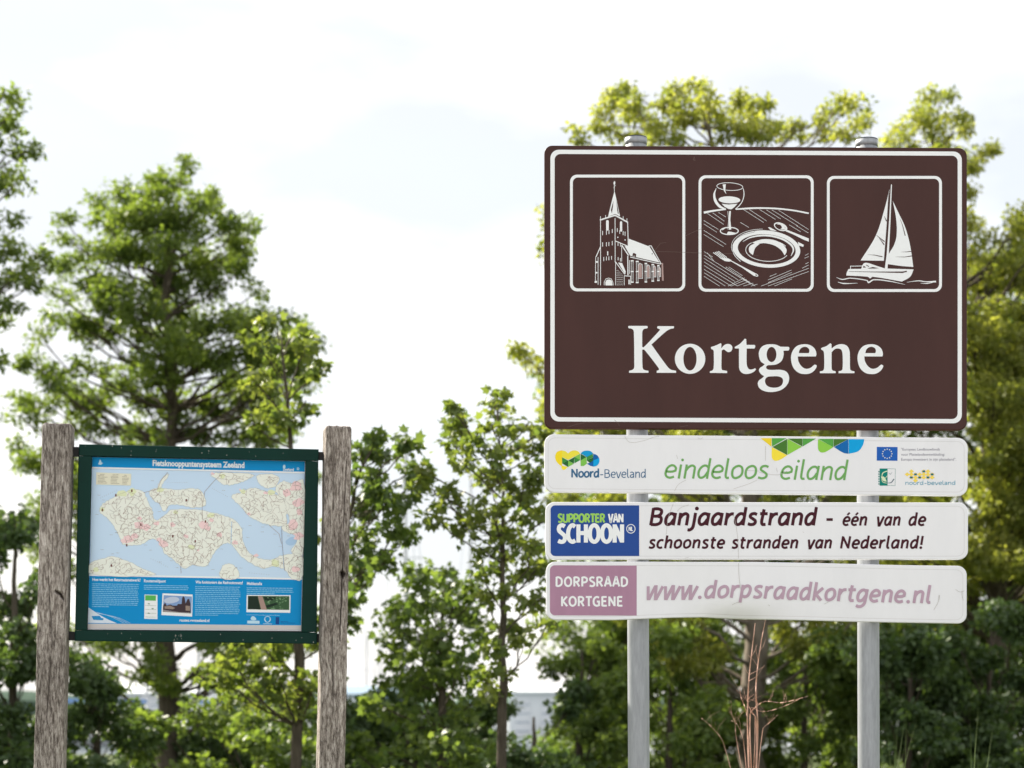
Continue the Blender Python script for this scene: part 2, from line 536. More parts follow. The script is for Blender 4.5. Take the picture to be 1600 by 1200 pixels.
def panel_vf(x0, x1, top, bot, r, surf, thick=0.022, rows=2, cols=24, lip=1.3):
    xs = []
    for k in range(9): xs.append((x0 + r * (1 - math.cos(R(90 * k / 8))), k / 8))
    for k in range(1, cols): xs.append((x0 + r + (x1 - x0 - 2 * r) * k / cols, None))
    for k in range(9): xs.append((x1 - r * (1 - math.cos(R(90 * (8 - k) / 8))), 1 - k / 8))
    front, Fc, loopT, loopB = [], [], [], []
    n = len(xs)
    for i, (x, k) in enumerate(xs):
        yt, yb = top(x), bot(x)
        if k is not None:
            d = r * (1 - math.sin(R(90 * k))) if k < 1 else 0
            yt += d; yb -= d
        for j in range(rows + 1):
            front.append((x, yt + (yb - yt) * j / rows))
    V = [surf(x, y, 0) for x, y in front]
    for i in range(n - 1):
        for j in range(rows):
            a = i * (rows + 1) + j
            Fc.append([a, a + 1, a + rows + 2, a + rows + 1])
    loop = [i * (rows + 1) for i in range(n)] + [(n - 1) * (rows + 1) + j for j in range(1, rows + 1)]
    loop += [i * (rows + 1) + rows for i in range(n - 2, -1, -1)] + [j for j in range(rows - 1, 0, -1)]
    L = [front[i] for i in loop]
    m_ = len(L)
    N = []
    for i in range(m_):
        a, b = np.array(L[i - 1]), np.array(L[(i + 1) % m_])
        d = b - a; d /= (np.linalg.norm(d) + 1e-9)
        N.append((d[1], -d[0]))
    rings = [(0, 0), (lip * 0.7, 0.0012), (lip, 0.004), (lip, thick), (0, thick + 0.001)]
    base = len(V)
    for o_, dp in rings:
        for (x, y), (nx, ny) in zip(L, N):
            V.append(surf(x + nx * o_, y + ny * o_, -dp))
    for q in range(len(rings) - 1):
        for i in range(m_):
            a, b = base + q * m_ + i, base + q * m_ + (i + 1) % m_
            Fc.append([a, b, b + m_, a + m_])
    Fc.append([base + (len(rings) - 1) * m_ + i for i in range(m_)][::-1])
    return V, Fc, (n - 1) * rows

def panel(name, x0, x1, top, bot, r, surf, m, parent, rows=2, cols=24, label=None, rim=None, lip=1.3):
    V, Fc, nf = panel_vf(x0, x1, top, bot, r, surf, rows=rows, cols=cols, lip=lip)
    o = mk(name, V, Fc, m, parent, label)
    me = o.data
    for i in range(nf): me.polygons[i].use_smooth = True
    if rim:
        me.materials.append(rim)
        for i in range(nf, len(me.polygons)): me.polygons[i].material_index = 1
    return o

def lin(xa, ya, xb, yb): return lambda x: ya + (yb - ya) * (x - xa) / (xb - xa)
def pwl(*pts):
    xs, ys = [p[0] for p in pts], [p[1] for p in pts]
    def f(x):
        return float(np.interp(x, xs, ys))
    return f

base_pt = P(1180, 1110, YS + 0.07); base_pt[2] = 0
sign = empty('town_sign', tuple(base_pt), 'brown place name sign reading Kortgene with three white plates below on grey poles', 'road sign')

# posts
for (xt, xb, yt) in ((993.5, 997, 222), (1354, 1355.5, 225)):
    top_, bot_ = P(xt, yt, YS + 0.07), P(xb + 4, 1110, YS + 0.07)
    bot_[2] = 0
    n = 14
    o = mk('post', *tube([top_ + (bot_ - top_) * k / n for k in range(n + 1)], 0.0392, 32), M_galv, sign)
    for p in o.data.polygons: p.use_smooth = len(p.vertices) == 4
    V, Fc = merge(tube([top_ + np.array([0, 0, -0.012]), top_ + np.array([0, 0, 0.012])], [0.0402, 0.0400], 32),
                  )
    c_ = mk('post_cap', V, Fc, M_galv, o)
    for p in c_.data.polygons: p.use_smooth = len(p.vertices) == 4
    V, Fc = tube([top_ + np.array([0, 0, 0.0122]), top_ + np.array([0, 0, 0.0150]), top_ + np.array([0, 0, 0.0158])], [0.0402, 0.0402, 0.034], 32)
    mk('cap_lid', V, Fc, M_dark, o)
    # clamps holding the plates
    for yy in (300, 600, 704, 750, 808, 850, 905, 945):
        c = P(xt + (xb - xt) * (yy - yt) / 914, yy, YS + 0.068)
        V, Fc = tube([c + np.array([0, 0, -0.012]), c + np.array([0, 0, 0.012])], 0.0425, 24)
        V2, F2 = box_vf((c[0], YS + 0.024 + 0.010, c[2]), (0.12, 0.012, 0.022))
        v, f = merge((V, Fc), (V2, F2))
        mk('clamp', v, f, M_galv, sign)

# --- brown name panel
brown = panel('name_panel', 852, 1509.5, lin(851, 228.5, 1510, 232.5), lin(851, 668, 1510, 670.5), 11, sgn, M_brown, sign, rim=M_rim, lip=1.6,
              label='brown panel with white border, three pictograms and the word Kortgene')
def tilt(x, y): return (x, y + (x - 1180) * 0.0045)
a = Art(sgn)
a.add(fill([tilt(*p) for p in rrect(860.0, 235.4, 1502.8, 660.0, 13)], [tilt(*p) for p in rrect(866.6, 242.0, 1496.3, 653.4, 9)]))
a.build('border_line', M_letter, brown)
for (x0, y0, x1, y1) in ((890.6, 273.0, 1070.6, 455.2), (1091.5, 274.0, 1271.3, 455.8), (1292, 275, 1471.7, 456.2)):
    a = Art(sgn)
    a.add(fill(rrect(x0, y0, x1, y1, 11), rrect(x0 + 4.4, y0 + 4.4, x1 - 4.4, y1 - 4.4, 8)))
    a.build('pictogram_frame', M_letter, brown)

# Kortgene, letter by letter
def z1(p): return tuple([970 + p[0] / 7.2727, 490 + p[1] / 7.2727] + ([1] if len(p) > 2 else []))
def z2(p): return tuple([1170 + p[0] / 6.9565, 490 + p[1] / 6.9565] + ([1] if len(p) > 2 else []))
K_ = [(86,144),(94,140,1),(296,140,1),(304,146),(305,160),(298,168,1),(262,176),(245,204),(243,240),(243,375,1),(252,384),(262,380),(330,312),(440,192),(446,180,1),(418,168,1),(413,158),(420,143,1),(598,143,1),(606,152),(600,168,1),(560,176),(510,206),(348,352,1),(520,590),(565,635),(628,650,1),(628,673,1),(408,673,1),(408,650,1),(432,640),(430,620),(276,420),(258,408),(243,412,1),(246,590),(254,630),(280,644),(314,650,1),(314,673,1),(94,673,1),(94,650,1),(130,640),(150,620),(153,560),(148,210),(138,182),(115,170),(88,164)]
r_ = [(1026,380),(1040,376),(1090,358),(1134,336,1),(1143,345,1),(1141,394,1),(1180,356),(1225,345),(1260,365),(1268,395),(1250,430),(1220,438),(1195,424),(1170,408),(1146,420,1),(1143,600),(1150,638),(1175,646),(1208,652,1),(1208,676,1),(1012,674,1),(1012,656,1),(1045,642),(1056,600),(1056,440),(1050,414),(1028,400)]
t_ = [(1293,380,1),(1345,350),(1395,302),(1408,286),(1424,290,1),(1428,356,1),(1522,356,1),(1528,375),(1518,397,1),(1430,397,1),(1430,560),(1440,610),(1465,635),(1500,632),(1526,622,1),(1536,634),(1500,668),(1440,686),(1385,678),(1350,640),(1343,580),(1343,397,1),(1297,396,1)]
g_ = [(250,333),(300,340),(345,360,1),(436,362,1),(441,380),(432,402,1),(376,404,1),(378,450),(355,515),(300,552),(240,560),(205,563),(188,582),(200,604),(240,612),(350,612),(410,634),(438,690),(425,760),(365,822),(280,850),(190,848),(120,815),(97,765),(108,730),(140,705),(166,681,1),(130,655),(110,618),(122,590),(150,572),(172,550,1),(130,520),(110,460),(112,410),(140,362),(190,338)]
g2 = [(205,688),(240,683),(320,683),(362,702),(372,738),(352,782),(300,804),(230,800),(190,775),(176,735),(184,705)]
e_ = [(600,333),(670,345),(718,385),(735,440),(728,466,1),(532,466,1),(540,520),(575,575),(620,600),(670,590),(705,562),(718,555),(738,568),(715,615),(670,648),(615,658),(545,645),(485,590),(459,500),(470,420),(520,355)]
e2 = [(543,430,1),(555,390),(585,366),(620,362),(650,380),(658,405),(652,430,1)]
n_ = [(787,376),(840,355),(885,323,1),(898,330,1),(900,380,1),(950,345),(1010,332),(1065,350),(1092,395),(1098,450),(1100,590),(1108,616),(1148,628,1),(1148,648,1),(976,648,1),(976,626,1),(1005,620),(1018,600),(1020,470),(1010,402),(985,382),(940,384),(900,420,1),(900,590),(908,616),(944,627,1),(944,648,1),(772,648,1),(772,628,1),(805,620),(818,595),(818,440),(810,406),(790,392)]
letters = [
    [crom([z1(p) for p in K_])],
    [[z1(p) for p in ell(787, 514, 173, 171)], [z1(p) for p in ell(786, 513, 75, 134)]],
    [crom([z1(p) for p in r_])],
    [crom([z1(p) for p in t_])],
    [crom([z2(p) for p in g_]), [z2(p) for p in ell(247, 445, 53, 82)], crom([z2(p) for p in g2])],
    [crom([z2(p) for p in e_]), crom([z2(p) for p in e2])],
    [crom([z2(p) for p in n_])],
    [crom([z2((p[0] + 723,) + tuple(p[1:])) for p in e_]), crom([z2((p[0] + 723,) + tuple(p[1:])) for p in e2])],
]
for L in letters:
    Art(sgn).add(fill(*L)).build('letter', M_letter, brown)

# church pictogram
def c_(x, y): return (880 + x / 6, 260 + y / 6)
def poly(a, pts, T, smooth=False, lift=0.0):
    q = crom(pts) if smooth else [p[:2] for p in pts]
    a.add(fill([T(*p) for p in q]), lift=lift)
def line(a, pts, w, T, closed=False, smooth=False, lift=0.0, sc_=6.0):
    q = crom(pts, closed, 6) if smooth else [p[:2] for p in pts]
    if hasattr(w, '__len__'):
        ww = list(np.interp(np.linspace(0, 1, len(q)), np.linspace(0, 1, len(w)), w) / sc_)
    else: ww = w / sc_
    a.add(strip([T(*p) for p in q], ww, closed), lift=lift)
a = Art(sgn)
poly(a, [(481,136),(470,155),(474,172),(486,170),(489,150)], c_)
line(a, [(479,170),(480,245)], 5, c_); line(a, [(492,176),(480,188),(474,205)], 4, c_)
poly(a, [(481,232),(497,300),(533,470),(487,446),(420,473),(462,300)], c_)
line(a, [(344,505),(487,460),(606,527)], 15, c_)
for x, y0, y1 in ((350,468,500),(397,456,482),(562,468,498),(597,488,520)): line(a, [(x,y0),(x,y1)], 5, c_)
line(a, [(350,512),(350,1115)], 6, c_); line(a, [(486,485),(487,900)], 6, c_); line(a, [(604,527),(610,750)], 7, c_)
line(a, [(490,700),(614,752)], 8, c_)
for x0,y0,x1,y1 in ((402,504,427,602),(532,514,553,612)): a.add(fill([c_(*p) for p in rrect(x0,y0,x1,y1,11,4)]))
for x,y0,y1 in ((369,605,645),(405,600,640),(429,598,635),(460,588,625),(507,580,615),(530,600,632),(562,608,645),(580,612,652),(369,712,752),(405,712,750),(428,710,746),(460,700,740),(514,720,745),(537,726,752),(380,850,888),(405,846,882),(428,845,880),(453,840,875),(515,852,880),(536,860,892)): line(a, [(x,y0),(x,y1)], 6, c_)
line(a, [(417,797),(417,835)], 10, c_)
for x,y in ((512,665),(580,690)): a.add(fill([c_(*p) for p in ell(x,y,6,6,n=8)]))
line(a, [(350,752),(308,848)], 8, c_); line(a, [(304,848),(302,1078)], 5, c_); line(a, [(327,850),(327,1110)], 5, c_)
for x0,y0,x1,y1 in ((304,888,327,904),(300,990,321,1004),(295,1074,318,1092)): poly(a, [(x0,y0),(x1,y0),(x1,y1),(x0,y1)], c_)
poly(a, [(396,1116),(396,1085),(406,1066),(422,1060),(440,1062),(456,1075),(463,1116)], c_)
line(a, [(384,1116),(385,1082),(400,1055),(425,1047),(450,1055),(465,1085),(470,1116)], 5, c_)
poly(a, [(614,678),(808,752),(903,902),(628,838),(575,745),(612,752)], c_)
line(a, [(800,747),(824,745),(918,914)], 7, c_); line(a, [(628,850),(915,916)], 7, c_)
line(a, [(548,738),(612,835)], 10, c_); line(a, [(548,742),(548,892)], 5, c_)
poly(a, [(515,902),(552,906),(586,985),(582,1012)], c_)
line(a, [(490,895),(577,1012)], 7, c_); line(a, [(491,900),(491,1115)], 5, c_)
line(a, [(572,1022),(572,1115)], 5, c_); line(a, [(575,1026),(634,1030)], 7, c_); line(a, [(632,1030),(632,1110)], 5, c_)
poly(a, [(612,1062),(623,1062),(623,1106),(612,1106)], c_); line(a, [(605,840),(607,1022)], 9, c_); line(a, [(622,880),(622,1010)], 5, c_)
for k in range(9):
    y = 975 + k * 17
    line(a, [(500, y), (min(566, 560 if y > 1010 else 520 + (y-975)), y)], 2.4, c_)
for x0, x1, y0, y1 in ((638,655,880,1090),(686,702,886,1094),(768,782,905,1088),(833,847,915,1080),(886,898,925,1074)):
    line(a, [(x0,y0),(x0,y1)], 4, c_); line(a, [(x1,y0+6),(x1,y1)], 4, c_)
    for yy in (y0, 980, y1 - 10): poly(a, [(x0-5,yy),(x1+5,yy),(x1+5,yy+11),(x0-5,yy+11)], c_)
for x0, x1, y0, y1 in ((704,744,908,1050),(784,814,922,1046),(849,869,932,1036),(895,913,940,1032)):
    line(a, [(x0,y0+20),((x0+x1)/2-6,y0),(x1-4,y0+12),(x1,y0+40),(x1,y1),(x0,y1)], 4.5, c_)
a.build('church_pictogram', M_letter, brown)
a = Art(sgn)
for x0, x1, y0, y1 in ((704,740,914,1044),(784,811,928,1040),(849,867,938,1032),(893,911,944,1028)):
    poly(a, [(x0,y0+16),(x0+8,y0),(x1-6,y0+4),(x1-2,y0+30),(x1-2,y1),(x0,y1)], c_)
poly(a, [(922,905),(936,908),(942,1072),(926,1072)], c_)
a.build('pictogram_tint', M_pinkgrey, brown, kind='stuff')
a = Art(sgn, base=0.0011)
poly(a, [(471,322),(447,410),(456,440),(466,380)], c_); poly(a, [(499,320),(506,410),(514,448),(520,440)], c_)
poly(a, [(648,838),(654,815),(664,812),(684,822),(682,850),(668,846),(666,832),(660,844)], c_); poly(a, [(828,820),(840,812),(836,828)], c_)
line(a, [(352,508),(487,466),(600,530)], 2.2, c_)
a.build('pictogram_line', M_brown_print, brown, kind='stuff')

# table pictogram
def t2(x, y): return (1080 + x / 6, 260 + y / 6)
a = Art(sgn)
line(a, [(118,434),(200,418),(326,401)], [20, 17, 14], t2, smooth=True)
line(a, [(418,402),(520,395),(640,391),(800,396),(950,412),(1102,440)], [12, 16, 15, 15, 14, 14], t2, smooth=True)
H = [((150,440),(305,545)),((200,435),(312,515)),((255,432),(325,475)),((118,508),(255,592)),((118,540),(240,618)),((118,600),(326,732)),((118,638),(302,753)),((460,525),(540,573)),((490,405),(680,527)),((545,405),(705,511)),((640,404),(790,498)),((705,408),(838,493)),((755,408),(1000,560)),((820,412),(1100,592)),((918,548),(1026,613)),((985,556),(1100,626)),
     ((120,798),(200,850)),((150,810),(212,888)),((120,832),(470,1050)),((120,862),(440,1065)),((120,895),(410,1080)),((120,930),(430,1120)),((120,965),(375,1122)),((120,997),(320,1122)),((120,1030),(265,1122)),((295,940),(560,1105)),((325,942),(580,1110)),((352,942),(480,1025)),((480,1050),(600,1122)),
     ((345,1122),(500,1045)),((375,1122),(520,1060)),((430,1122),(545,1078)),((490,1122),(580,1095)),((560,1122),(620,1105)),((655,1122),(1102,955)),((720,1122),(1102,985)),((720,1065),(940,972)),((722,1090),(942,994)),((735,1032),(800,1006)),((780,1122),(945,1055)),((1062,862),(1102,845)),((1070,835),(1100,818)),((1040,955),(1100,925)),((1070,915),(1100,900))]
for p, q in H: line(a, [p, q], 3.0, t2)
line(a, ell(362, 190, 122, 36, 3), 5.5, t2, closed=True)
line(a, [(234,206),(216,262),(228,325),(270,378),(325,400)], [4, 18, 26, 24, 6], t2, smooth=True)
line(a, [(488,208),(495,262),(480,325),(450,368),(412,402)], [6, 8, 7, 8, 5], t2, smooth=True)
a.add(fill([t2(*p) for p in ell(358, 314, 102, 33, 2)]))
poly(a, [(285,350),(350,358),(434,350),(405,382),(377,403),(350,400),(312,378)], t2)
poly(a, [(295,170),(325,167),(318,225),(330,262),(306,230)], t2)
poly(a, [(356,420),(372,418),(366,500),(376,592),(352,594),(352,500)], t2); line(a, [(343,420),(351,500),(343,590)], 4, t2)
line(a, ell(357, 606, 84, 34, 0), 9, t2, closed=True)
poly(a, [(345,612),(365,612),(425,625),(400,640),(330,642)], t2); poly(a, [(290,580),(330,572),(318,582),(292,600)], t2)
O_ = ell(705, 775, 318, 174, 5, 60); I_ = ell(708, 778, 272, 140, 5, 60)
a.add(fill([t2(*p) for p in O_], [t2(*p) for p in I_]))
line(a, ell(700, 772, 324, 182, 5, 40, 150, 262), 4, t2); line(a, [(390,735),(398,820),(462,893)], 6, t2, smooth=True)
line(a, ell(711, 790, 200, 100, 3, 40, 20, 330), 6, t2)
line(a, [(482,706),(560,665),(700,648),(840,676),(930,730),(958,780),(936,840)], [3, 12, 16, 17, 18, 15, 4], t2, smooth=True)
poly(a, [(582,720),(640,690),(700,682),(780,692),(850,726),(892,775),(892,805),(876,835,1),(842,785),(780,742),(690,720)], t2, True)
poly(a, [(578,832,1),(545,800),(545,755),(585,728),(642,727,1),(600,765)], t2, True)
a.add(fill([t2(*p) for p in ell(838, 566, 66, 36, 22)], [t2(*p) for p in ell(834, 567, 52, 25, 22)]))
poly(a, [(800,545,1),(835,548),(850,575),(838,590),(885,590,1),(870,560),(830,538)], t2, True)
poly(a, [(885,596),(905,598),(1102,676),(1102,706),(1055,688),(960,640),(885,608)], t2)
poly(a, [(720,572),(736,570),(802,606),(745,600)], t2); poly(a, [(1000,708),(1056,736),(1050,755),(1006,742)], t2)
for k in range(4):
    dx, dy = 16 * k, -4 * k
    line(a, [(206 + dx, 808 + dy), (292 + dx * .9, 868 + dy)], 7, t2)
poly(a, [(262,855),(345,862),(376,878),(376,890),(350,893),(315,888)], t2)
line(a, [(370,884),(480,945),(600,1018)], [8, 12, 30], t2); a.add(fill([t2(*p) for p in ell(606, 1018, 24, 13, 25)], [t2(*p) for p in ell(608, 1019, 13, 5, 25)]))
a.build('table_pictogram', M_letter, brown)
a = Art(sgn, base=0.0011)
line(a, [(262,345),(358,350),(455,340)], 4, t2, smooth=True); line(a, [(560,715),(700,672),(850,700),(905,770)], 4, t2, smooth=True)
line(a, [(400,850),(385,740),(450,660),(600,612)], 3, t2, smooth=True)
a.build('pictogram_line', M_brown_print, brown, kind='stuff')

# boat pictogram
def b_(x, y): return (1280 + x / 6, 260 + y / 6)
a = Art(sgn)
line(a, [(677,170),(662,500),(642,830),(627,962)], [9, 13, 20, 26], b_)
poly(a, [(659,212,1),(648,330),(628,600),(606,885,1),(388,882,1),(530,650),(612,400)], b_, True)
poly(a, [(690,325,1),(745,440),(806,570),(852,740),(882,943,1),(760,933),(636,915,1),(650,828),(700,740),(725,650),(722,500)], b_, True)
poly(a, [(275,962,1),(640,958,1),(885,966,1),(852,1035),(775,1080,1),(500,1035),(478,1050),(455,1035),(253,1023,1),(258,995)], b_, True)
poly(a, [(393,962,1),(415,912),(450,905),(535,932),(618,958,1)], b_, True)
line(a, [(293,962),(293,936),(408,934)], 6, b_)
line(a, [(160,1040),(215,1060),(290,1048),(448,1070),(462,1088),(510,1063),(650,1075),(805,1108)], [2, 9, 8, 8, 14, 10, 9, 2], b_, smooth=True)
line(a, [(175,1085),(230,1098),(360,1095)], [4, 10, 2], b_, smooth=True)
line(a, [(820,1087),(930,1073),(1000,1082),(1095,1080)], [2, 8, 8, 16], b_, smooth=True); line(a, [(950,1095),(1010,1098),(1090,1082)], [2, 8, 3], b_, smooth=True)
a.build('boat_pictogram', M_letter, brown)
a = Art(sgn, base=0.0011)
line(a, [(275,986),(500,990),(780,993),(822,984)], [3, 6, 14, 10], b_)
for p in ([(755,485),(780,550),(806,650)], [(765,803),(820,802),(868,795)], [(715,848),(800,850),(870,840)], [(610,468),(632,515)], [(535,645),(612,706)], [(560,668),(608,735)], [(450,828),(520,832),(592,848)]): line(a, p, [2, 10] if len(p) == 2 else [1, 5, 8], b_)
poly(a, [(412,950),(415,930),(438,948)], b_); poly(a, [(450,958),(500,944),(560,955),(520,958)], b_); line(a, [(440,925),(466,940)], 6, b_)
line(a, [(652,215),(632,600),(612,880)], [2, 5, 5], b_)
a.build('pictogram_line', M_brown_print, brown, kind='stuff')
a = Art(sgn)
for p in ([(1023,392),(1032,380),(1041,379)], [(1024,393),(1050,393.5),(1095,395.5),(1168,397),(1185,400)], [(1070,369),(1085,362),(1100,356)], [(886,668),(900,663),(925,659)], [(960,656),(966,662),(968,666)], [(1062,667),(1075,665)], [(1084,246),(1083,250),(1086,251),(1084.6,245)]):
    a.add(strip(p, 0.45))
a.build('scratch', M_scratch_l, brown, kind='stuff')

# --- three white plates
white1 = panel('island_plate', 851.8, 1511, lin(851, 679.6, 1511, 685.4), lin(851, 767.6, 1511, 773.6), 14, sgn, M_white, sign,
               label='upper white plate reading Noord-Beveland eindeloos eiland')
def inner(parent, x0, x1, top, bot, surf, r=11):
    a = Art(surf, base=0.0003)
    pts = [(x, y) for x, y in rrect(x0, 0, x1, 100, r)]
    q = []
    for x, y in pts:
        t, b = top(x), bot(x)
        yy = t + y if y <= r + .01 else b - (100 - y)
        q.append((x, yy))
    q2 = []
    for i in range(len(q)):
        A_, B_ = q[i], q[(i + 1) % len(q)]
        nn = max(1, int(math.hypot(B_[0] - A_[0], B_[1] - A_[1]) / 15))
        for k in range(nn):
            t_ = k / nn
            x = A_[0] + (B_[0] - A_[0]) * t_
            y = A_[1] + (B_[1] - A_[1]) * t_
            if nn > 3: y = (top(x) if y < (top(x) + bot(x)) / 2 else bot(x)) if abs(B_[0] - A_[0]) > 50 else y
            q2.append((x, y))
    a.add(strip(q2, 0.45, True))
    a.build('edge_crease_shade', M_crease_shade, parent)
M_crease_shade = mat('crease_shade', srgb(196, 194, 194), 0.5)  # flat grey line paints the shade of an embossed groove
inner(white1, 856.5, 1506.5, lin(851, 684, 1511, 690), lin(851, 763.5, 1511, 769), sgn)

def y1(x, y): return (850 + x / 6.957, 670 + y / 6.957)
def L1(name, rgb, shapes, T=y1, smooth=True, base=0.0006, parent=None, part='logo'):
    m_ = ink(name, *rgb)
    for s_ in shapes:
        a = Art(sgn, base=base)
        a.add(fill([T(*p) for p in (crom(s_) if smooth else s_)]))
        a.build(part, m_, parent or white1)
c1 = lambda pts: [tuple(p) + (1,) for p in pts]
# overlapping-heart logo, each colour a piece
L1('logo_yellow', (240, 214, 40), [[(122,300),(135,260),(165,240),(196,235,1),(196,408,1),(160,385),(130,345)]])
L1('logo_yellow_b', (234, 220, 70), [[(196,235,1),(235,246),(262,268,1),(290,245),(330,235),(370,245),(392,270,1),(262,338,1),(196,308,1)]])
L1('logo_yellow_c', (246, 226, 60), [[(190,408,1),(196,400,1),(258,415,1),(232,440),(212,447),(192,432)]])
L1('logo_green_d', (40, 100, 50), [c1([(262,345),(262,415),(200,378)]), c1([(262,345),(330,308),(325,378)]), c1([(398,272),(460,308),(398,345)]), c1([(466,345),(535,310),(535,345),(500,372)])])
L1('logo_green_m', (62, 140, 66), [c1([(196,310),(262,345),(198,378)]), c1([(330,306),(394,340),(330,376)]), c1([(398,268),(466,306),(530,272),(535,308),(466,345),(462,306)])])
L1('logo_green_l', (124, 190, 80), [c1([(262,345),(325,380),(262,415)]), c1([(330,306),(392,272),(394,340)]), c1([(398,345),(460,308),(466,380),(430,405),(398,404)])])
L1('logo_blue', (10, 150, 208), [[(398,268,1),(425,245),(468,237),(510,245),(535,270,1),(466,306,1)]])
L1('logo_blue_d', (16, 98, 168), [[(535,270,1),(580,290),(602,340),(590,380),(560,404),(535,410,1)], c1([(466,380),(500,368),(535,345),(535,410),(505,403)])])
L1('logo_cyan', (0, 160, 222), [[(536,345,1),(600,318,1),(603,350),(590,385),(565,405),(536,411,1)]], base=0.0011)
# strip of triangles along the top edge
def y2(x, y): return (1020 + x / 4.706, 670 + y / 4.706)
L1('tri_yellow', (236, 208, 50), [c1([(793,69),(873,69),(873,133)])], y2)
L1('tri_yellow_l', (244, 222, 68), [[(875,135,1),(988,195,1),(935,228),(900,235),(880,222),(874,195)]], y2)
L1('tri_green_m', (84, 160, 70), [c1([(875,69),(985,69),(877,131)]), c1([(1102,72),(1200,72),(1102,130)]), c1([(1216,74),(1328,74),(1328,135)])], y2)
L1('tri_green_d', (70, 118, 46), [c1([(988,74),(988,193),(879,134)]), c1([(992,72),(1100,72),(1100,130)]), c1([(1330,75),(1438,75),(1330,132)])], y2)
L1('tri_green_l', (140, 200, 74), [c1([(990,74),(1098,132),(990,192)]), [(1215,76,1),(1328,135,1),(1270,170),(1240,174),(1220,160),(1214,130)]], y2)
L1('tri_blue_d', (10, 100, 170), [[(1438,76,1),(1438,184,1),(1400,176),(1332,134,1)]], y2)
L1('tri_cyan', (0, 158, 220), [[(1440,76,1),(1555,77,1),(1545,120),(1510,165),(1440,184,1)]], y2)
# lettering
a = Art(sgn); text(a, 'Noord', 893, 936.5, 746, 9.6, 2.5); a.build('lettering', M_navy, white1)
a = Art(sgn); text(a, '-BevelA2nd', 936.8, 1009.5, 746.6, 9.6, 1.35); a.build('lettering', M_navy, white1)
a = Art(sgn)
text(a, 'eindeloos', 1037.5, 1202.5, lin(1037, 747.6, 1203, 748.8), 22.0, 3.5, 0.17)
text(a, 'eiland', 1218.5, 1326, lin(1218, 749.4, 1326, 750.4), 22.0, 3.5, 0.17)
a.build('lettering', M_green_t, white1)
# emblems at the right end
def y3(x, y): return (1350 + x / 9.412, 670 + y / 9.412)
Art(sgn).add(fill([y3(188,266), y3(494,268), y3(492,470), y3(187,468)])).build('flag_emblem', ink('flag_blue', 30, 92, 178), white1)
a = Art(sgn, base=0.0011)
for k in range(12):
    t = R(30 * k)
    cx, cy = 340 + 70 * math.sin(t), 368 - 68 * math.cos(t)
    st = []
    for j in range(10):
        r = 13 if j % 2 == 0 else 5.5
        st.append(y3(cx + r * math.sin(R(36 * j)), cy - r * math.cos(R(36 * j))))
    a.add(fill(st))
a.build('flag_star', ink('star_white', 240, 240, 225), white1, kind='stuff')
a = Art(sgn)
a.mark(); a.add(builtin_text('"Europees Landbouwfonds', 1408, 704, 1468.5, 4.0))
a.mark(); a.add(builtin_text('voor Plattelandsontwikkeling:', 1408, 712, 1476, 4.0))
a.mark(); a.add(builtin_text('Europa investeert in zijn platteland".', 1408, 719.7, 1494, 4.0))
a.build('small_print', ink('grey_ink', 128, 126, 142), white1)
T3 = ink('teal_ink', 0, 124, 112)
a = Art(sgn)
a.add(fill([y3(230,584), y3(346,584), y3(346,836), y3(230,836)]))
for (p, q) in (((346,586),(460,590)), ((460,586),(457,836)), ((346,833),(460,835))): a.add(strip([y3(*p), y3(*q)], 0.4))
for k in range(6): a.add(fill([y3(210, 622+k*36), y3(226, 622+k*36), y3(226, 640+k*36), y3(210, 640+k*36)]))
a.build('leaf_emblem', T3, white1)
a = Art(sgn, base=0.0011)
line(a, [(262,690),(280,648),(344,620)], 14, y3, sc_=9.4, smooth=True)
a.add(fill([y3(*p) for p in crom([(248,700,1),(290,705),(322,750),(334,778,1),(290,770),(262,740)])])) 
line(a, [(258,745),(280,785),(335,800)], 9, y3, sc_=9.4, smooth=True); line(a, [(310,730),(345,690)], 8, y3, sc_=9.4)
a.build('leaf_emblem_mark', ink('pale_leaf', 214, 226, 190), white1)
a = Art(sgn, base=0.0011)
line(a, [(348,798),(400,790),(440,738)], [5, 12, 16], y3, sc_=9.4, smooth=True); line(a, [(362,650),(385,672),(412,640)], 4, y3, sc_=9.4)
a.build('leaf_emblem_mark', ink('slate_mark', 92, 110, 120), white1)
ayel, ablu = Art(sgn), Art(sgn, base=0.0011)
rows_ = {0: [1, 4, 5], 1: [0, 1, 2, 3, 4, 5, 6], 2: [1, 2, 3, 4, 5, 6], 3: [2]}
for r_i, cs in rows_.items():
    for c in cs:
        cx, cy = 635 + c * 61, 626 + r_i * 45
        a_ = ayel
        a_.add(fill([y3(cx-38, cy), y3(cx, cy-30), y3(cx+38, cy), y3(cx, cy+30)]))
for c, r_i in ((4, 0), (2, 1), (6, 1), (1, 2), (3, 2), (5, 2)):
    cx, cy = 635 + c * 61, 626 + r_i * 45
    ablu.add(fill([y3(cx-20, cy-14), y3(cx+20, cy-14), y3(cx+20, cy+14), y3(cx-20, cy+14)]))
ayel.build('tile_emblem', ink('tile_yellow', 240, 212, 96), white1, kind='stuff')
ablu.build('tile_emblem_mark', ink('tile_blue', 10, 104, 130), white1, kind='stuff')
a = Art(sgn); text(a, 'noord-bevela'[:-1] + 'A2nd', 1414.5, 1493, 757.6, 4.6, 0.8); a.build('lettering', ink('blue_ink', 60, 150, 178), white1)
a = Art(sgn)
for p in ([(976,682),(984,691),(1004,689),(1022,683),(1030,678+4)], [(1054,767),(1060,757),(1072,750)], [(1146,764),(1170,756),(1183,750)], [(1057,711),(1059,717)], [(1196,697),(1196,720)], [(1165,735),(1186,736)], [(1186,738),(1215,742),(1230,736)], [(1090,684),(1094,686),(1098,684)], [(1213,731),(1214.5,738)]):
    a.add(strip(crom(p, False, 4), 0.5))
a.build('scratch', M_scratch, white1, kind='stuff')

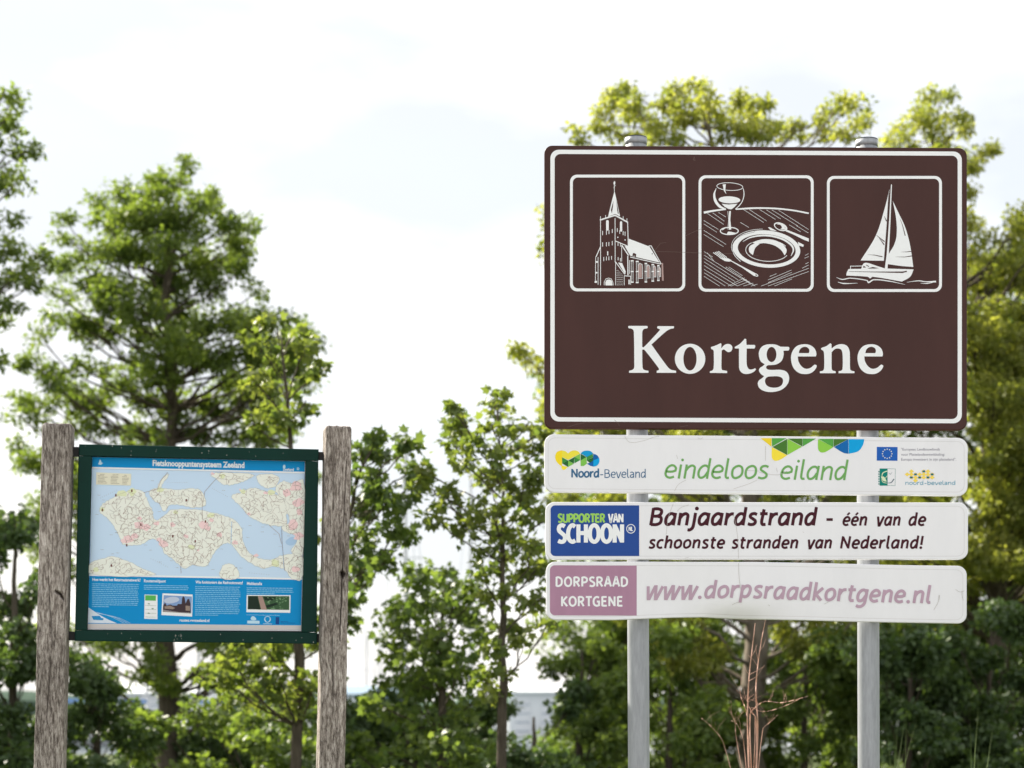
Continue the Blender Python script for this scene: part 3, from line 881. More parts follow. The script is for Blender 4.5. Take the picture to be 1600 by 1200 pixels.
white2 = panel('beach_plate', 853.5, 1511.5, lin(852, 785.6, 1512, 786.4), lin(852, 873, 1512, 873), 13, sgn, M_white, sign,
               label='middle white plate about the Banjaardstrand with blue emblem')
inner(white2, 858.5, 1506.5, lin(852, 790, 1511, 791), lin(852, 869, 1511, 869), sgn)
Art(sgn).add(fill(rrect(860.3, 789.6, 998.7, 868.8, 7, 6, (1, 0, 0, 1)))).build('emblem_patch', M_blue, white2)
S2 = 0.0011
a = Art(sgn, S2); text(a, 'SUPPORTER', 872, 945.5, 816.2, 13.2 / 1.38, 3.0, track=.02); a.build('lettering', M_lime, white2)
a = Art(sgn, S2); text(a, 'VAN', 951, 974.4, 816.2, 13.2 / 1.38, 2.7, track=.04)
text(a, 'SCHOON', 871.5, 975.4, 847.8, 28.4 / 1.38, 6.4, track=.06)
a.add(strip(ell(985.7, 826.3, 6.6, 6.8), 1.1, True))
text(a, 'NL', 982.4, 989.2, 829.6, 6.6 / 1.38, 1.2)
a.build('lettering', M_letter, white2)
a = Art(sgn)
text(a, 'Banjaardstrand', 1014.8, 1277.5, 820.9, 19.6, 4.9, 0.17, track=.06)
a.add(strip([(1291.3, 811.8), (1301.2, 811.8)], 4.2))
text(a, 'één', 1316.5, 1356.3, 821.2, 14.2, 3.5, 0.17, track=.1)
text(a, 'van', 1369.3, 1408.4, 821.3, 14.2, 3.5, 0.17, track=.1)
text(a, 'de', 1419.6, 1447.6, 821.3, 14.2, 3.5, 0.17, track=.1)
text(a, 'schoonste', 1013.3, 1133.3, 856.8, 13.8, 3.5, 0.17, track=.1)
text(a, 'stranden', 1143, 1248.6, 856.9, 13.8, 3.5, 0.17, track=.1)
text(a, 'van', 1261.2, 1301.2, 856.9, 13.8, 3.5, 0.17, track=.1)
text(a, 'Nederland!', 1312.8, 1444.6, 857, 13.8, 3.5, 0.17, track=.1)
a.build('lettering', M_inkbrown, white2)
a = Art(sgn, S2)
for p in ([(1052,787),(1046,803),(1043,815),(1041,835)], [(1058,799),(1064,793),(1076,789)], [(1146,803),(1150,822),(1153,845),(1154,872)], [(1254,831),(1256,832)], [(1070,872),(1076,871)]):
    a.add(strip(crom(p, False, 4), 0.5))
a.build('scratch', M_scratch, white2, kind='stuff')

t4 = pwl((850, 879), (1000, 878.6), (1180, 879.2), (1300, 881.5), (1400, 884), (1512, 885.6))
b4 = pwl((850, 967.2), (960, 967.6), (1050, 963.8), (1100, 962.8), (1160, 965.5), (1200, 966.5), (1350, 970.5), (1512, 973.3))
white3 = panel('village_plate', 854.5, 1509.5, t4, b4, 13, sgn4, M_white, sign, rows=18, cols=90,
               label='bent lower white plate with faded mauve web address')
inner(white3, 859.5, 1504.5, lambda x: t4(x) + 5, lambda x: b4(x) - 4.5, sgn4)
Art(sgn4).add(fill([(x, y + (x-859)*.004) for x, y in rrect(859.2, 883.2, 994.8, 961.4, 8, 6, (1, 0, 0, 1))])).build('emblem_patch', M_mauve, white3)
a = Art(sgn4, S2)
text(a, 'DORPSRAAD', 868.6, 981.6, 916.4, 15.0 / 1.38, 3.1, track=.12)
text(a, 'KORTGENE', 877.2, 973.4, 947.2, 15.2 / 1.38, 3.1, track=.10)
a.build('lettering', M_letter, white3)
a = Art(sgn4, 0.0014)
text(a, 'www.dorpsraadkortgene.nl', 1009, 1457, pwl((1005, 935.8), (1100, 935), (1165, 933.6), (1210, 936), (1270, 938.2), (1360, 940.6), (1460, 943)), 19.6, 4.6, 0.17, track=.07)
a.build('lettering', M_mauve_l, white3)
a = Art(sgn4, S2)
for p in ([(1493,921),(1500,925),(1507,923)], [(1503,923),(1503,930),(1505,938)], [(1467,930),(1466,940),(1459,953)], [(1468,930),(1467,938)], [(1144,945),(1150,942),(1156,941)], [(1200,945),(1203,947)], [(1154,880),(1155,905),(1158,925)], [(1287,944),(1294,941)]):
    a.add(strip(crom(p, False, 4), 0.6))
a.build('scratch', M_scratch, white3, kind='stuff')

# ---------------------------------------------------------------- information board between two oak posts
YB, YAW = 7.95, R(5.6)
b0 = P(310, 850, YB)
bn = np.array([-math.sin(YAW), math.cos(YAW), 0.0])        # away from the camera
bu = np.array([math.cos(YAW), math.sin(YAW), 0.0])
O = np.array([0, 0, CH])
def brd(x, y, off=0.0):
    d = P(x, y, 1.0) - O
    t = np.dot(b0 - bn * off - O, bn) / np.dot(d, bn)
    q = O + d * t
    return (q[0], q[1], q[2])
base = brd(310, 850); base = (base[0], base[1], 0.0)
board = empty('information_board', base, 'cycle route map board in a dark green frame between two weathered timber posts', 'information board')

M_wood = bpy.data.materials.new('weathered_oak')
M_wood.use_nodes = True
n = M_wood.node_tree
bs = n.nodes['Principled BSDF']
bs.inputs['Roughness'].default_value = 0.9
bs.inputs['Specular IOR Level'].default_value = 0.15
t = n.nodes.new('ShaderNodeTexCoord')
def nz(scale, stretch, det=8, rough=0.7):
    m1 = n.nodes.new('ShaderNodeMapping'); m1.inputs['Scale'].default_value = stretch
    n1 = n.nodes.new('ShaderNodeTexNoise'); n1.inputs['Scale'].default_value = scale
    n1.inputs['Detail'].default_value = det; n1.inputs['Roughness'].default_value = rough
    n.links.new(t.outputs['Object'], m1.inputs[0]); n.links.new(m1.outputs[0], n1.inputs['Vector'])
    return n1
def ramp(src, stops):
    r_ = n.nodes.new('ShaderNodeValToRGB')
    while len(r_.color_ramp.elements) < len(stops): r_.color_ramp.elements.new(0.5)
    for e, (p, c) in zip(r_.color_ramp.elements, stops): e.position = p; e.color = c
    n.links.new(src, r_.inputs[0])
    return r_
n1 = nz(115, (1, 1, 0.2), 6, 0.8)
n2 = nz(9, (1, 1, 0.35), 4, 0.5)
n3 = nz(160, (1, 1, 0.05), 3, 0.6)
r1 = ramp(n1.outputs['Fac'], [(0.37, srgb(80, 73, 69)), (0.46, srgb(128, 120, 115)), (0.55, srgb(170, 163, 158)), (0.70, srgb(208, 203, 198))])
r2 = ramp(n2.outputs['Fac'], [(0.35, (0.72, 0.70, 0.68, 1)), (0.65, (1.12, 1.10, 1.08, 1))])
r3 = ramp(n3.outputs['Fac'], [(0.35, (0.70, 0.68, 0.66, 1)), (0.55, (1.05, 1.05, 1.05, 1))])
def mul(a_, b_):
    m1 = n.nodes.new('ShaderNodeMix'); m1.data_type = 'RGBA'; m1.blend_type = 'MULTIPLY'
    m1.inputs['Factor'].default_value = 1
    n.links.new(a_, m1.inputs[6]); n.links.new(b_, m1.inputs[7])
    return m1.outputs[2]
sp_at = n.nodes.new('ShaderNodeAttribute'); sp_at.attribute_name = 'split'
sp_mx = n.nodes.new('ShaderNodeMix'); sp_mx.data_type = 'RGBA'
n.links.new(sp_at.outputs['Fac'], sp_mx.inputs['Factor'])
n.links.new(mul(mul(r1.outputs[0], r2.outputs[0]), r3.outputs[0]), sp_mx.inputs[6])
sp_mx.inputs[7].default_value = (0.035, 0.025, 0.02, 1)
n.links.new(sp_mx.outputs[2], bs.inputs['Base Color'])
bp = n.nodes.new('ShaderNodeBump'); bp.inputs['Strength'].default_value = 0.9; bp.inputs['Distance'].default_value = 0.003
n.links.new(n1.outputs['Fac'], bp.inputs['Height']); n.links.new(bp.outputs[0], bs.inputs['Normal'])

def timber_post(top_px, bot_px, Y, w, d, yaw, cracks, label, seed, Yb=None):
    """top_px / bot_px: centre of the front face at the top and at row 1133"""
    top_ = P(top_px[0], top_px[1], Y); b_ = P(bot_px[0], bot_px[1], Yb or Y)
    dirn = (b_ - top_); dirn /= dirn[2]
    g = top_ - dirn * top_[2]
    H = top_[2]
    prof = []
    r, hw, hd = 0.010, w / 2, d / 2
    def arc(cx, cy, a0):
        return [(cx + r * math.cos(R(a0 + 90 * k / 3)), cy + r * math.sin(R(a0 + 90 * k / 3))) for k in range(4)]
    N = 44
    prof += [(-hw + r + (w - 2*r) * k / N, -hd) for k in range(1, N)]
    prof += arc(hw - r, -hd + r, -90) + [(hw, -hd + r + (d - 2*r) * k / 14) for k in range(1, 14)] + arc(hw - r, hd - r, 0)
    prof += [(hw - r - (w - 2*r) * k / 8, hd) for k in range(1, 8)] + arc(-hw + r, hd - r, 90) + [(-hw, hd - r - (d - 2*r) * k / 14) for k in range(1, 14)] + arc(-hw + r, -hd + r, 180)
    z_lo = 1.25
    zs = [0, 0.4, 0.8] + list(np.arange(z_lo, H - 0.012, 0.0042)) + [H - 0.010, H - 0.005, H - 0.002, H]
    V, Fc, CK = [], [], []
    m_ = len(prof)
    cy, sy = math.cos(yaw), math.sin(yaw)
    for i, z in enumerate(zs):
        c = g + dirn * z
        sc_top = 1.0 if z < H - 0.011 else {H - 0.010: 0.985, H - 0.005: 0.95, H - 0.002: 0.90, H: 0.80}[z]
        for (x, y) in prof:
            q = Vector((x * 70 + seed, y * 70, z * 9))
            dsp = 0.0016 * mnoise.noise(q) + 0.0014 * mnoise.noise(Vector((x * 240, y * 240 + seed, z * 22)))
            dsp += 0.004 * mnoise.noise(Vector((x * 14, y * 14, z * 2.2 + seed)))
            ck = 0.0
            if y < -hd + 0.004:
                for (x0, z0, x1, z1, wd, dp) in cracks:
                    if min(z0, z1) - 0.004 <= z <= max(z0, z1) + 0.004:
                        t_ = (z - z0) / (z1 - z0 + 1e-9)
                        xc = x0 + (x1 - x0) * t_ + 0.002 * mnoise.noise(Vector((seed, 0, z * 40)))
                        ww = wd * max(0.15, 1 - abs(2 * t_ - 1) ** 2)
                        ee = math.exp(-((x - xc) / ww) ** 2)
                        dsp -= dp * ee; ck = max(ck, ee * min(1.0, dp / 0.010))
            L = math.hypot(x, y)
            nx, ny = (x / L, y / L)
            if abs(x) < hw - r: nx, ny = 0, (1 if y > 0 else -1)
            elif abs(y) < hd - r: nx, ny = (1 if x > 0 else -1), 0
            X, Y_ = x * sc_top + nx * dsp, y * sc_top + ny * dsp
            zz = z + (0.004 * mnoise.noise(Vector((x * 60, y * 60, seed))) if z > H - 0.012 else 0)
            V.append((c[0] + X * cy - Y_ * sy, c[1] + X * sy + Y_ * cy, zz)); CK.append(ck)
    for i in range(len(zs) - 1):
        for k in range(m_):
            a_, b2 = i * m_ + k, i * m_ + (k + 1) % m_
            Fc.append([a_, b2, b2 + m_, a_ + m_])
    Fc.append([(len(zs) - 1) * m_ + k for k in range(m_)])
    Fc.append(list(range(m_))[::-1])
    o = mk('post', V, Fc, M_wood, board, label, smooth=True)
    o.data.attributes.new('split', 'FLOAT', 'POINT').data.foreach_set('value', CK)
    return o
pxm = YB / F
def zrow(y): return CH + (HY - y) / F * 7.9
timber_post((91.8, 664), (80, 1133), 7.87, 0.119, 0.115, YAW, [(0.010, zrow(924), 0.034, zrow(932), 0.012, 0.014), (0.030, zrow(929), 0.046, zrow(940), 0.007, 0.012), (-0.005, zrow(700), 0.0, zrow(780), 0.0025, 0.006), (-0.02, zrow(900), 0.005, zrow(1010), 0.003, 0.006), (0.03, zrow(760), 0.026, zrow(860), 0.002, 0.006), (0.0, zrow(1020), -0.012, zrow(1130), 0.003, 0.007)],
            'left grey timber post with a short gash in its face', 3.3)
timber_post((527.5, 668), (517.5, 1133), 7.98, 0.108, 0.115, YAW + R(6), [(0.028, zrow(890), 0.030, zrow(902), 0.010, 0.018), (0.020, zrow(892), 0.040, zrow(896), 0.010, 0.012), (0.028, zrow(850), 0.022, zrow(1010), 0.0022, 0.012), (0.034, zrow(700), 0.026, zrow(850), 0.002, 0.006), (-0.02, zrow(690), -0.015, zrow(800), 0.002, 0.005), (-0.01, zrow(980), 0.0, zrow(1110), 0.003, 0.007)],
            'right grey timber post with a dark knot and a long crack', 8.1)

M_frame = mat('green_powder_coat', srgb(4, 46, 39), 0.4, spec=0.14, var=0.12, vscale=7)
M_brk = mat('black_bracket', srgb(26, 24, 26), 0.6)
M_alu = mat('poster_edge', srgb(206, 206, 210), 0.4, metal=0.2)
def brd_box(name, quad, front, back, m, bev=1.2, parent=None):
    """quad in photo px (tl, tr, br, bl); slab from 'front' to 'back' metres in front of the board plane"""
    cx = sum(p[0] for p in quad) / 4; cy = sum(p[1] for p in quad) / 4
    def ins(p, k): return (p[0] + (cx - p[0]) / abs(cx - p[0]) * k, p[1] + (cy - p[1]) / abs(cy - p[1]) * k)
    V = [brd(*ins(p, bev), front) for p in quad] + [brd(*ins(p, bev * .3), front - 0.0008) for p in quad] + [brd(*p, front - 0.003) for p in quad] + [brd(*p, back) for p in quad]
    Fc = [[0, 3, 2, 1]]
    for q in range(3):
        for i in range(4):
            a_, b2 = q * 4 + i, q * 4 + (i + 1) % 4
            Fc.append([a_, b2, b2 + 4, a_ + 4])
    Fc.append([12, 13, 14, 15])
    return mk(name, V, Fc, m, parent or board)
brd_box('frame_rail', [(123.5, 694), (498, 702), (497.6, 720.6), (123.2, 712.2)], 0.030, -0.03, M_frame)
brd_box('frame_rail', [(117.0, 984.5), (495.4, 988.2), (495.2, 1006), (116.6, 1001.5)], 0.030, -0.03, M_frame)
brd_box('frame_stile', [(122.6, 712.4), (143.6, 712.9), (136.2, 984.7), (117.2, 984.3)], 0.030, -0.03, M_frame)
brd_box('frame_stile', [(477.6, 720.3), (497.4, 720.8), (495.0, 987.9), (471.2, 987.7)], 0.030, -0.03, M_frame)
for q in ([(108, 698), (124, 698.5), (123.6, 714), (108, 713.6)], [(497, 706), (511, 706.4), (511, 719.6), (497, 719.2)], [(104, 986.5), (118, 986.8), (117.6, 1000.8), (104, 1000.4)], [(494, 990), (505, 990.2), (505, 1004.2), (494, 1004)]):
    brd_box('bracket', q, 0.010, -0.022, M_brk)
brd_box('back_board', [(130, 708), (488, 714), (484, 996), (128, 992)], -0.010, -0.022, M_frame)
# faint chips on the frame
a = Art(brd, base=0.0304)
random.seed(5)
for k in range(26):
    x = random.uniform(130, 490); y = random.choice([random.uniform(696, 710) + (x - 124) * .021, random.uniform(988, 1000) + (x - 117) * .01])
    r_ = random.uniform(.25, .7)
    a.add(fill(ell(x, y, r_, r_ * random.uniform(.6, 1.6), 0, 7)))
for k in range(14):
    x, y = random.uniform(270, 284), random.uniform(989, 1001)
    a.add(fill(ell(x, y, .4, .6, 0, 6)))
a.build('paint_chips', M_scratch, board, kind='stuff')

poster = brd_box('map_poster', [(143.9, 713.8), (477.4, 720.2), (471.0, 986.4), (136.6, 983.9)], 0.003, -0.008, M_alu, bev=0.4)
def pq(u, v):   # poster fraction -> px
    A_, B_, C_, D_ = (144.3, 714.2), (476.4, 720.8), (470.2, 984.2), (137.2, 981.6)
    x = (A_[0]*(1-u) + B_[0]*u)*(1-v) + (D_[0]*(1-u) + C_[0]*u)*v
    y = (A_[1]*(1-u) + B_[1]*u)*(1-v) + (D_[1]*(1-u) + C_[1]*u)*v
    return (x, y)
BB = 0.0034
def B(k): return BB + 0.00035 * k
M_pblue = ink('poster_blue', 0, 140, 206); M_sea = ink('sea_blue', 200, 222, 246); M_pw = ink('poster_white', 238, 240, 244)
a = Art(brd, B(0)); a.add(fill([pq(0, 0), pq(1, 0), pq(1, 0.973), pq(0, 0.973)])); a.build('poster_ground', M_pblue, poster)
a = Art(brd, B(0)); a.add(fill([pq(0, 0.975), pq(1, 0.975), pq(1, 1), pq(0, 1)])); a.build('poster_strip', ink('bare_strip', 206, 200, 198), poster)
a = Art(brd, B(1))
a.add(fill([(144, 729.6), (476.2, 737.2), (476.2, 740.2), (144, 732.4)])); a.add(fill([pq(0.0, 0.684), pq(1, 0.693), pq(1, 0.703), pq(0.0, 0.694)]))
a.build('poster_rule', M_pw, poster)
MAPQ = [(143.6, 731.8), (475.6, 739.6), (471.4, 905.2), (140.0, 897.4)]
a = Art(brd, B(1)); a.add(fill(MAPQ)); a.build('map_sea', M_sea, poster)
lands = [
 [(156,800),(158,790),(166,784),(180,775),(200,767),(215,765),(224,769),(231,782),(238,797),(243,812),(256,806),(270,796),(300,796),(325,799),(350,806),(366,812),(378,826),(379,843),(388,862),(404,872),(425,874),(440,868),(471.6,868),(470.8,904.5),(456,904),(447,892),(430,885),(410,888),(390,879),(374,866),(360,850),(348,850),(336,862),(330,872),(322,885),(300,883),(288,888),(272,875),(257,864),(250,848),(238,842),(222,850),(205,852),(192,850),(186,838),(176,820),(168,810)],
 [(234,768),(250,763),(280,765),(300,763),(314,767),(322,783),(320,790),(300,793),(280,789),(265,790),(256,799),(250,788),(240,782)],
 [(362,775),(375,770),(395,762),(415,768),(436,775),(452,790),(447,805),(448,820),(438,822),(420,820),(405,815),(388,805),(375,790)],
 [(430,765),(442,752),(455,755),(474.6,751),(472.4,868),(455,862),(462,850),(462,838),(448,832),(440,824),(452,815),(448,800),(444,782)],
 [(330,742),(345,738.5),(397,742),(385,750),(366,757),(348,757),(338,748)],
 [(402,743),(434,744),(430,760),(415,762),(404,754)],
 [(141,880),(160,873),(175,869),(200,877),(220,887),(242,898),(141,896.6)],
 [(345,902),(348,884),(358,881),(370,888),(372,903)],
 [(246,762),(250,752),(262,740),(264,742),(255,754),(250,764)],
]
a = Art(brd, B(2))
def coast(L, rr=random.Random(2)):
    q = crom(L, True, 7)
    return [(x + rr.uniform(-.75, .75), y + rr.uniform(-.75, .75)) for x, y in q]
land_s = [coast(L) for L in lands]
for k, L in enumerate(land_s): a.add(fill(L))
a.build('map_land', ink('land_cream', 238, 240, 232), poster)
def inpoly(x, y, L):
    c = False
    for i in range(len(L)):
        (x0, y0), (x1, y1) = L[i - 1], L[i]
        if (y0 > y) != (y1 > y) and x < (x1 - x0) * (y - y0) / (y1 - y0) + x0: c = not c
    return c
def blotch(cx, cy, r, n_=10): return crom([(cx + r * random.uniform(.6, 1.15) * math.cos(2*math.pi*k/n_), cy + r * .8 * random.uniform(.6, 1.15) * math.sin(2*math.pi*k/n_)) for k in range(n_)], True, 3)
a = Art(brd, B(3))
for cx, cy, r in ((160,796,4),(190,771,8),(250,765,6),(348,744,5),(206,768,8),(275,800,4),(424,770,6),(380,768,5),(300,855,6),(430,880,8),(330,805,6),(150,890,5)): a.add(fill(blotch(cx, cy, r)))
a.build('map_dunes', ink('dune_green', 228, 234, 196), poster, kind='stuff')
a = Art(brd, B(3))
for cx, cy, r in ((218,820,9),(228,824,7),(245,818,5),(200,843,9),(210,838,6),(192,845,4),(255,850,8),(248,843,5),(270,820,5),(318,820,9),(325,826,5),(330,813,4),(343,836,5),(368,848,5),(291,838,4),(462,760,11),(448,770,8),(466,785,9),(458,820,10),(466,838,8),(468,800,6),(375,765,2),(332,740,3),(400,868,4),(462,890,8),(415,770,4),(389,803,3),(218,810,4),(310,860,2)): a.add(fill(blotch(cx, cy, r)))
a.build('map_towns', ink('town_pink', 244, 212, 214), poster, kind='stuff')
a = Art(brd, B(3)); a.add(fill(blotch(455, 846, 9))); a.add(strip([(439,828),(441,850),(444,890)], 1.1)); a.add(strip([(362,815),(361,850)], 1.0)); a.build('map_canal', ink('canal_blue', 172, 202, 234), poster, kind='stuff')
# roads: a jittered net inside each piece of land
ar, ab = Art(brd, B(4)), Art(brd, B(4))
random.seed(21)
for L in land_s:
    xs = [p[0] for p in L]; ys = [p[1] for p in L]
    st = 5.6
    nodes = {}
    for i in range(int((max(xs) - min(xs)) / st) + 2):
        for j in range(int((max(ys) - min(ys)) / st) + 2):
            x, y = min(xs) + (i + random.uniform(-.42, .42)) * st, min(ys) + (j + random.uniform(-.42, .42)) * st
            if inpoly(x, y, L): nodes[(i, j)] = (x, y)
    for (i, j), p in nodes.items():
        for d in ((1, 0), (0, 1), (1, 1), (-1, 1)):
            q = nodes.get((i + d[0], j + d[1]))
            if q and random.random() < (.52 if d[0] * d[1] == 0 else .26):
                mid = ((p[0] + q[0]) / 2 + random.uniform(-2, 2), (p[1] + q[1]) / 2 + random.uniform(-2, 2))
                (ar if random.random() < .7 else ab).add(strip(crom([p, mid, q], False, 3), random.uniform(.22, .46)))
    ab.add(strip(L, .25, True))
for p in ([(316,790),(316,812)], [(316,790),(320,768),(334,752),(345,742)], [(246,765),(252,750),(262,738)], [(224,770),(246,764)], [(440,823),(441,850),(445,892)], [(435,762),(450,770)], [(420,820),(436,834),(440,850)], [(282,884),(283,896)]): ar.add(strip(p, .5))
for k in range(60):
    x, y = random.uniform(150, 470), random.uniform(742, 895)
    if not any(inpoly(x, y, L) for L in land_s): ab.add(strip([(x - 2.5, y), (x + 2.5, y + .1)], .35))
for (x0, y0, x1, y1) in ((157,778,182,766),(236,873,262,886),(262,754,292,754),(332,763,355,776),(390,895,420,898)):
    for k in range(9): x = x0 + (x1 - x0) * k / 8; y = y0 + (y1 - y0) * k / 8; ab.add(fill(ell(x, y, .45, .45, 0, 5)))
ar.build('map_roads', ink('road_brown', 150, 122, 116), poster, kind='stuff')
ab.build('map_roads', ink('road_grey', 158, 152, 152), poster, kind='stuff')
a = Art(brd, B(5))
for x, y in ((160,797),(181,774),(174,884),(321,815),(305,846),(291,782),(270,838),(198,852),(220,820),(206,767)): a.add(fill([(x-.9,y-2.2),(x+.9,y-2.2),(x+1.3,y+1.6),(x-1.3,y+1.6)]))
a.build('map_landmark', ink('landmark_red', 104, 44, 40), poster, kind='stuff')
# legend table
a = Art(brd, B(5)); a.add(fill([(150.5,738),(205,740.2),(204.6,758.6),(150,757)])); a.build('map_legend', ink('legend_cream', 230, 226, 206), poster)
a = Art(brd, B(6))
for cx, w_ in ((153, 16), (173, 15), (191, 11)):
    for k in range(7): a.add(strip([(cx + (0 if k else 3), 741 + k * 2.25 + (cx-150)*.04), (cx + w_ * random.uniform(.6, 1), 741 + k * 2.25 + (cx-150)*.04)], .55))
a.build('legend_lines', ink('legend_ink', 140, 132, 120), poster, kind='stuff')
# title, headings, body text
a = Art(brd, B(1))
V, Fc = builtin_text('Fietsknooppuntensysteem Zeeland', 238.5, 727.6, 382, 8.8, offset=0.035); V = [(x, y + (x - 238) * .024) for x, y in V]
a.add((V, Fc)); a.build('lettering', M_pw, poster)
a = Art(brd, B(1))
for s_, x0, y0, x1, h in (('Hoe werkt het fietsroutenetwerk?', 144.5, 907.4, 219.5, 4.4), ('Routemeldpunt', 225, 909.6, 259, 4.4), ('Wie funktioniert das Radroutennetz?', 305.5, 911.6, 379.5, 4.4), ('Meldestelle', 386, 913.8, 409.5, 4.4), ('routes.vvvzeeland.nl', 280.5, 971.0, 327, 4.2), ('Zeeland', 442, 735.2, 459, 3.8)):
    V, Fc = builtin_text(s_, x0, y0, x1, h, offset=0.022); V = [(x, y + (x - x0) * .016) for x, y in V]
    a.mark(); a.add((V, Fc))
a.build('lettering', M_pw, poster)
a = Art(brd, B(1))
random.seed(3)
def body(x0, x1, y0, n_, last=.5):
    for k in range(n_):
        y = y0 + k * 2.95
        x = x0
        xe = x1 - random.uniform(0, 4) if k < n_ - 1 else x0 + (x1 - x0) * last
        while x < xe:
            w_ = random.uniform(1.5, 6)
            a.add(strip([(x, y + (x - x0) * .014), (min(x + w_, xe), y + (min(x + w_, xe) - x0) * .014)], .95))
            x += w_ + .9
body(144, 218.5, 912.2, 13, .35); body(225, 297, 914.6, 3, .95); body(305, 376, 916.6, 16, .5); body(385.5, 459, 918.4, 4, .6)
a.build('body_text', ink('body_ink', 150, 206, 236), poster, kind='stuff')
# green route card
Art(brd, B(1)).add(fill([(226,929),(246,929.6),(246,967.4),(225.4,966.8)])).build('route_card', M_pw, poster)
Art(brd, B(2)).add(fill([(227,930),(243.6,930.4),(243.4,938.6),(226.8,938.2)])).build('card_header', ink('card_green', 90, 180, 90), poster)
a = Art(brd, B(2))
for k in range(4):
    a.add(strip([(227, 946 + k * 6), (244, 946.4 + k * 6)], .4))
    if k < 3: a.add(strip([(231 + (k % 2) * 6, 943.4 + k * 7.4), (234 + (k % 2) * 6, 943.5 + k * 7.4)], 1.6))
a.build('card_lines', ink('card_grey', 120, 150, 130), poster, kind='stuff')
# photo of a church tower
Art(brd, B(1)).add(fill([(254,927),(301,929),(300.2,963.4),(252.2,961)])).build('photo_border', M_pw, poster)
def ph(x, y): return (130 + x / 4, 700 + y / 4)
Art(brd, B(2)).add(fill([ph(503,920), ph(680,928), ph(676,1030), ph(498,1022)])).build('photo_sky', ink('photo_sky_blue', 132, 160, 206), poster)
Art(brd, B(3)).add(fill([ph(*p) for p in crom([(505,950),(560,930),(600,945),(575,965),(520,970)])])).build('photo_cloud', ink('photo_cloud', 190, 200, 222), poster)
a = Art(brd, B(3)); a.add(fill([ph(*p) for p in ((500,985),(512,965),(522,985),(545,978),(560,985),(585,985),(592,975),(615,975),(618,940),(624,925),(634,935),(640,972),(652,945),(662,942),(670,970),(672,1030),(600,1026),(498,1010))])); a.build('photo_church', ink('photo_church_brown', 66, 52, 58), poster)
a = Art(brd, B(4)); a.add(fill([ph(640,985), ph(668,988), ph(668,1018), ph(640,1016)])); a.add(fill([ph(508,990), ph(545,985), ph(575,1000), ph(560,1008), ph(508,1004)])); a.build('photo_gable', ink('photo_gable', 150, 132, 122), poster, kind='stuff')
a = Art(brd, B(3)); a.add(fill([ph(498,1011), ph(600,1026), ph(676,1031), ph(676,1034), ph(497,1024)])); a.build('photo_street', ink('photo_street', 150, 140, 140), poster)
# photo of a sign post in grass
def pr(x, y): return (300 + x / 4, 700 + y / 4)
Art(brd, B(1)).add(fill([pr(342,918), pr(616,920), pr(614,1030), pr(340,1026)])).build('photo_border', M_pw, poster)
Art(brd, B(2)).add(fill([pr(350,924), pr(608,926), pr(608,1012), pr(348,1008)])).build('photo_grass', ink('photo_green', 60, 92, 62), poster)
Art(brd, B(3)).add(fill([pr(412,926), pr(440,926), pr(468,1011), pr(432,1010)])).build('photo_post', ink('photo_post', 168, 140, 132), poster)
a = Art(brd, B(3))
random.seed(9)
for k in range(34):
    x, y = random.uniform(470, 600), random.uniform(930, 1006)
    a.add(strip([pr(x, y), pr(x + random.uniform(4, 14), y + random.uniform(-6, 6))], .6))
a.build('photo_blades', ink('photo_leaf', 146, 186, 140), poster, kind='stuff')
a = Art(brd, B(3)); a.add(fill([pr(352,926), pr(408,926), pr(428,1010), pr(350,1007)])); a.add(fill([pr(446,930), pr(530,932), pr(500,955), pr(456,952)])); a.add(fill([pr(460,985), pr(520,968), pr(545,975), pr(470,1000)])); a.build('photo_dark', ink('photo_dark', 28, 46, 36), poster, kind='stuff')
# corner swoosh and logos
a = Art(brd, B(1)); a.add(fill(crom([(138.2,949,1),(150,957),(165,966),(183,974.0,1),(137.4,973.2,1)], True, 5))); a.build('swoosh', ink('swoosh_white', 216, 226, 240), poster)
a = Art(brd, B(1))
for k in range(3): a.add(strip(crom([(150 + k * 2, 956.5 + k), (172 + k * 6, 963 + k), (194 + k * 5, 973.8)], False, 5), .5))
a.build('swoosh_line', ink('swoosh_line', 190, 216, 240), poster)
a = Art(brd, B(2)); a.add(fill([(143,962.6),(156,962.2),(158,965.4),(162,966.4),(161,969.2),(146,968.4)])); a.build('corner_logo', ink('corner_logo_blue', 40, 140, 200), poster)
a = Art(brd, B(1))
a.add(fill([(386.5,969.6),(405.5,970),(405.4,974.6),(386.4,974.2)])); a.add(fill(crom([(392,968),(394,963),(398,964),(400,968.4)], True, 4)))
a.add(fill(ell(418, 967.6, 5.2, 5.2, 0, 12), crom([(414.6,965),(421.4,965),(418,972)], True, 3))); a.add(strip([(411,974.6),(425,974.8)], .8)); a.add(strip([(385,960.6),(437,961.6)], .35))
a.add(fill(crom([(154,725.6),(155,721),(156.6,718),(158.4,722),(159.6,725)], True, 3))); a.add(strip([(153.6,724.4),(161,723.6)], .8))
a.add(fill(crom([(442,729),(444,726),(446,728),(445,733),(443.4,733)], True, 3))); a.add(fill(rrect(464,730.6,467.4,734.4,.8,2), rrect(464.8,731.6,466.6,733.4,.3,2)))
a.build('small_emblems', ink('emblem_white', 190, 222, 240), poster, kind='stuff')
Art(brd, B(1)).add(fill([(430.8,964),(436.4,964.2),(436.2,975.4),(430.6,975.2)])).build('state_emblem', ink('state_blue', 22, 72, 140), poster)
a = Art(brd, B(1)); a.add(strip([(438.4,971.2),(450,971.4)], .8)); a.add(strip([(438.4,973.2),(461,973.6)], .8)); a.build('state_text', ink('state_text', 20, 96, 160), poster, kind='stuff')

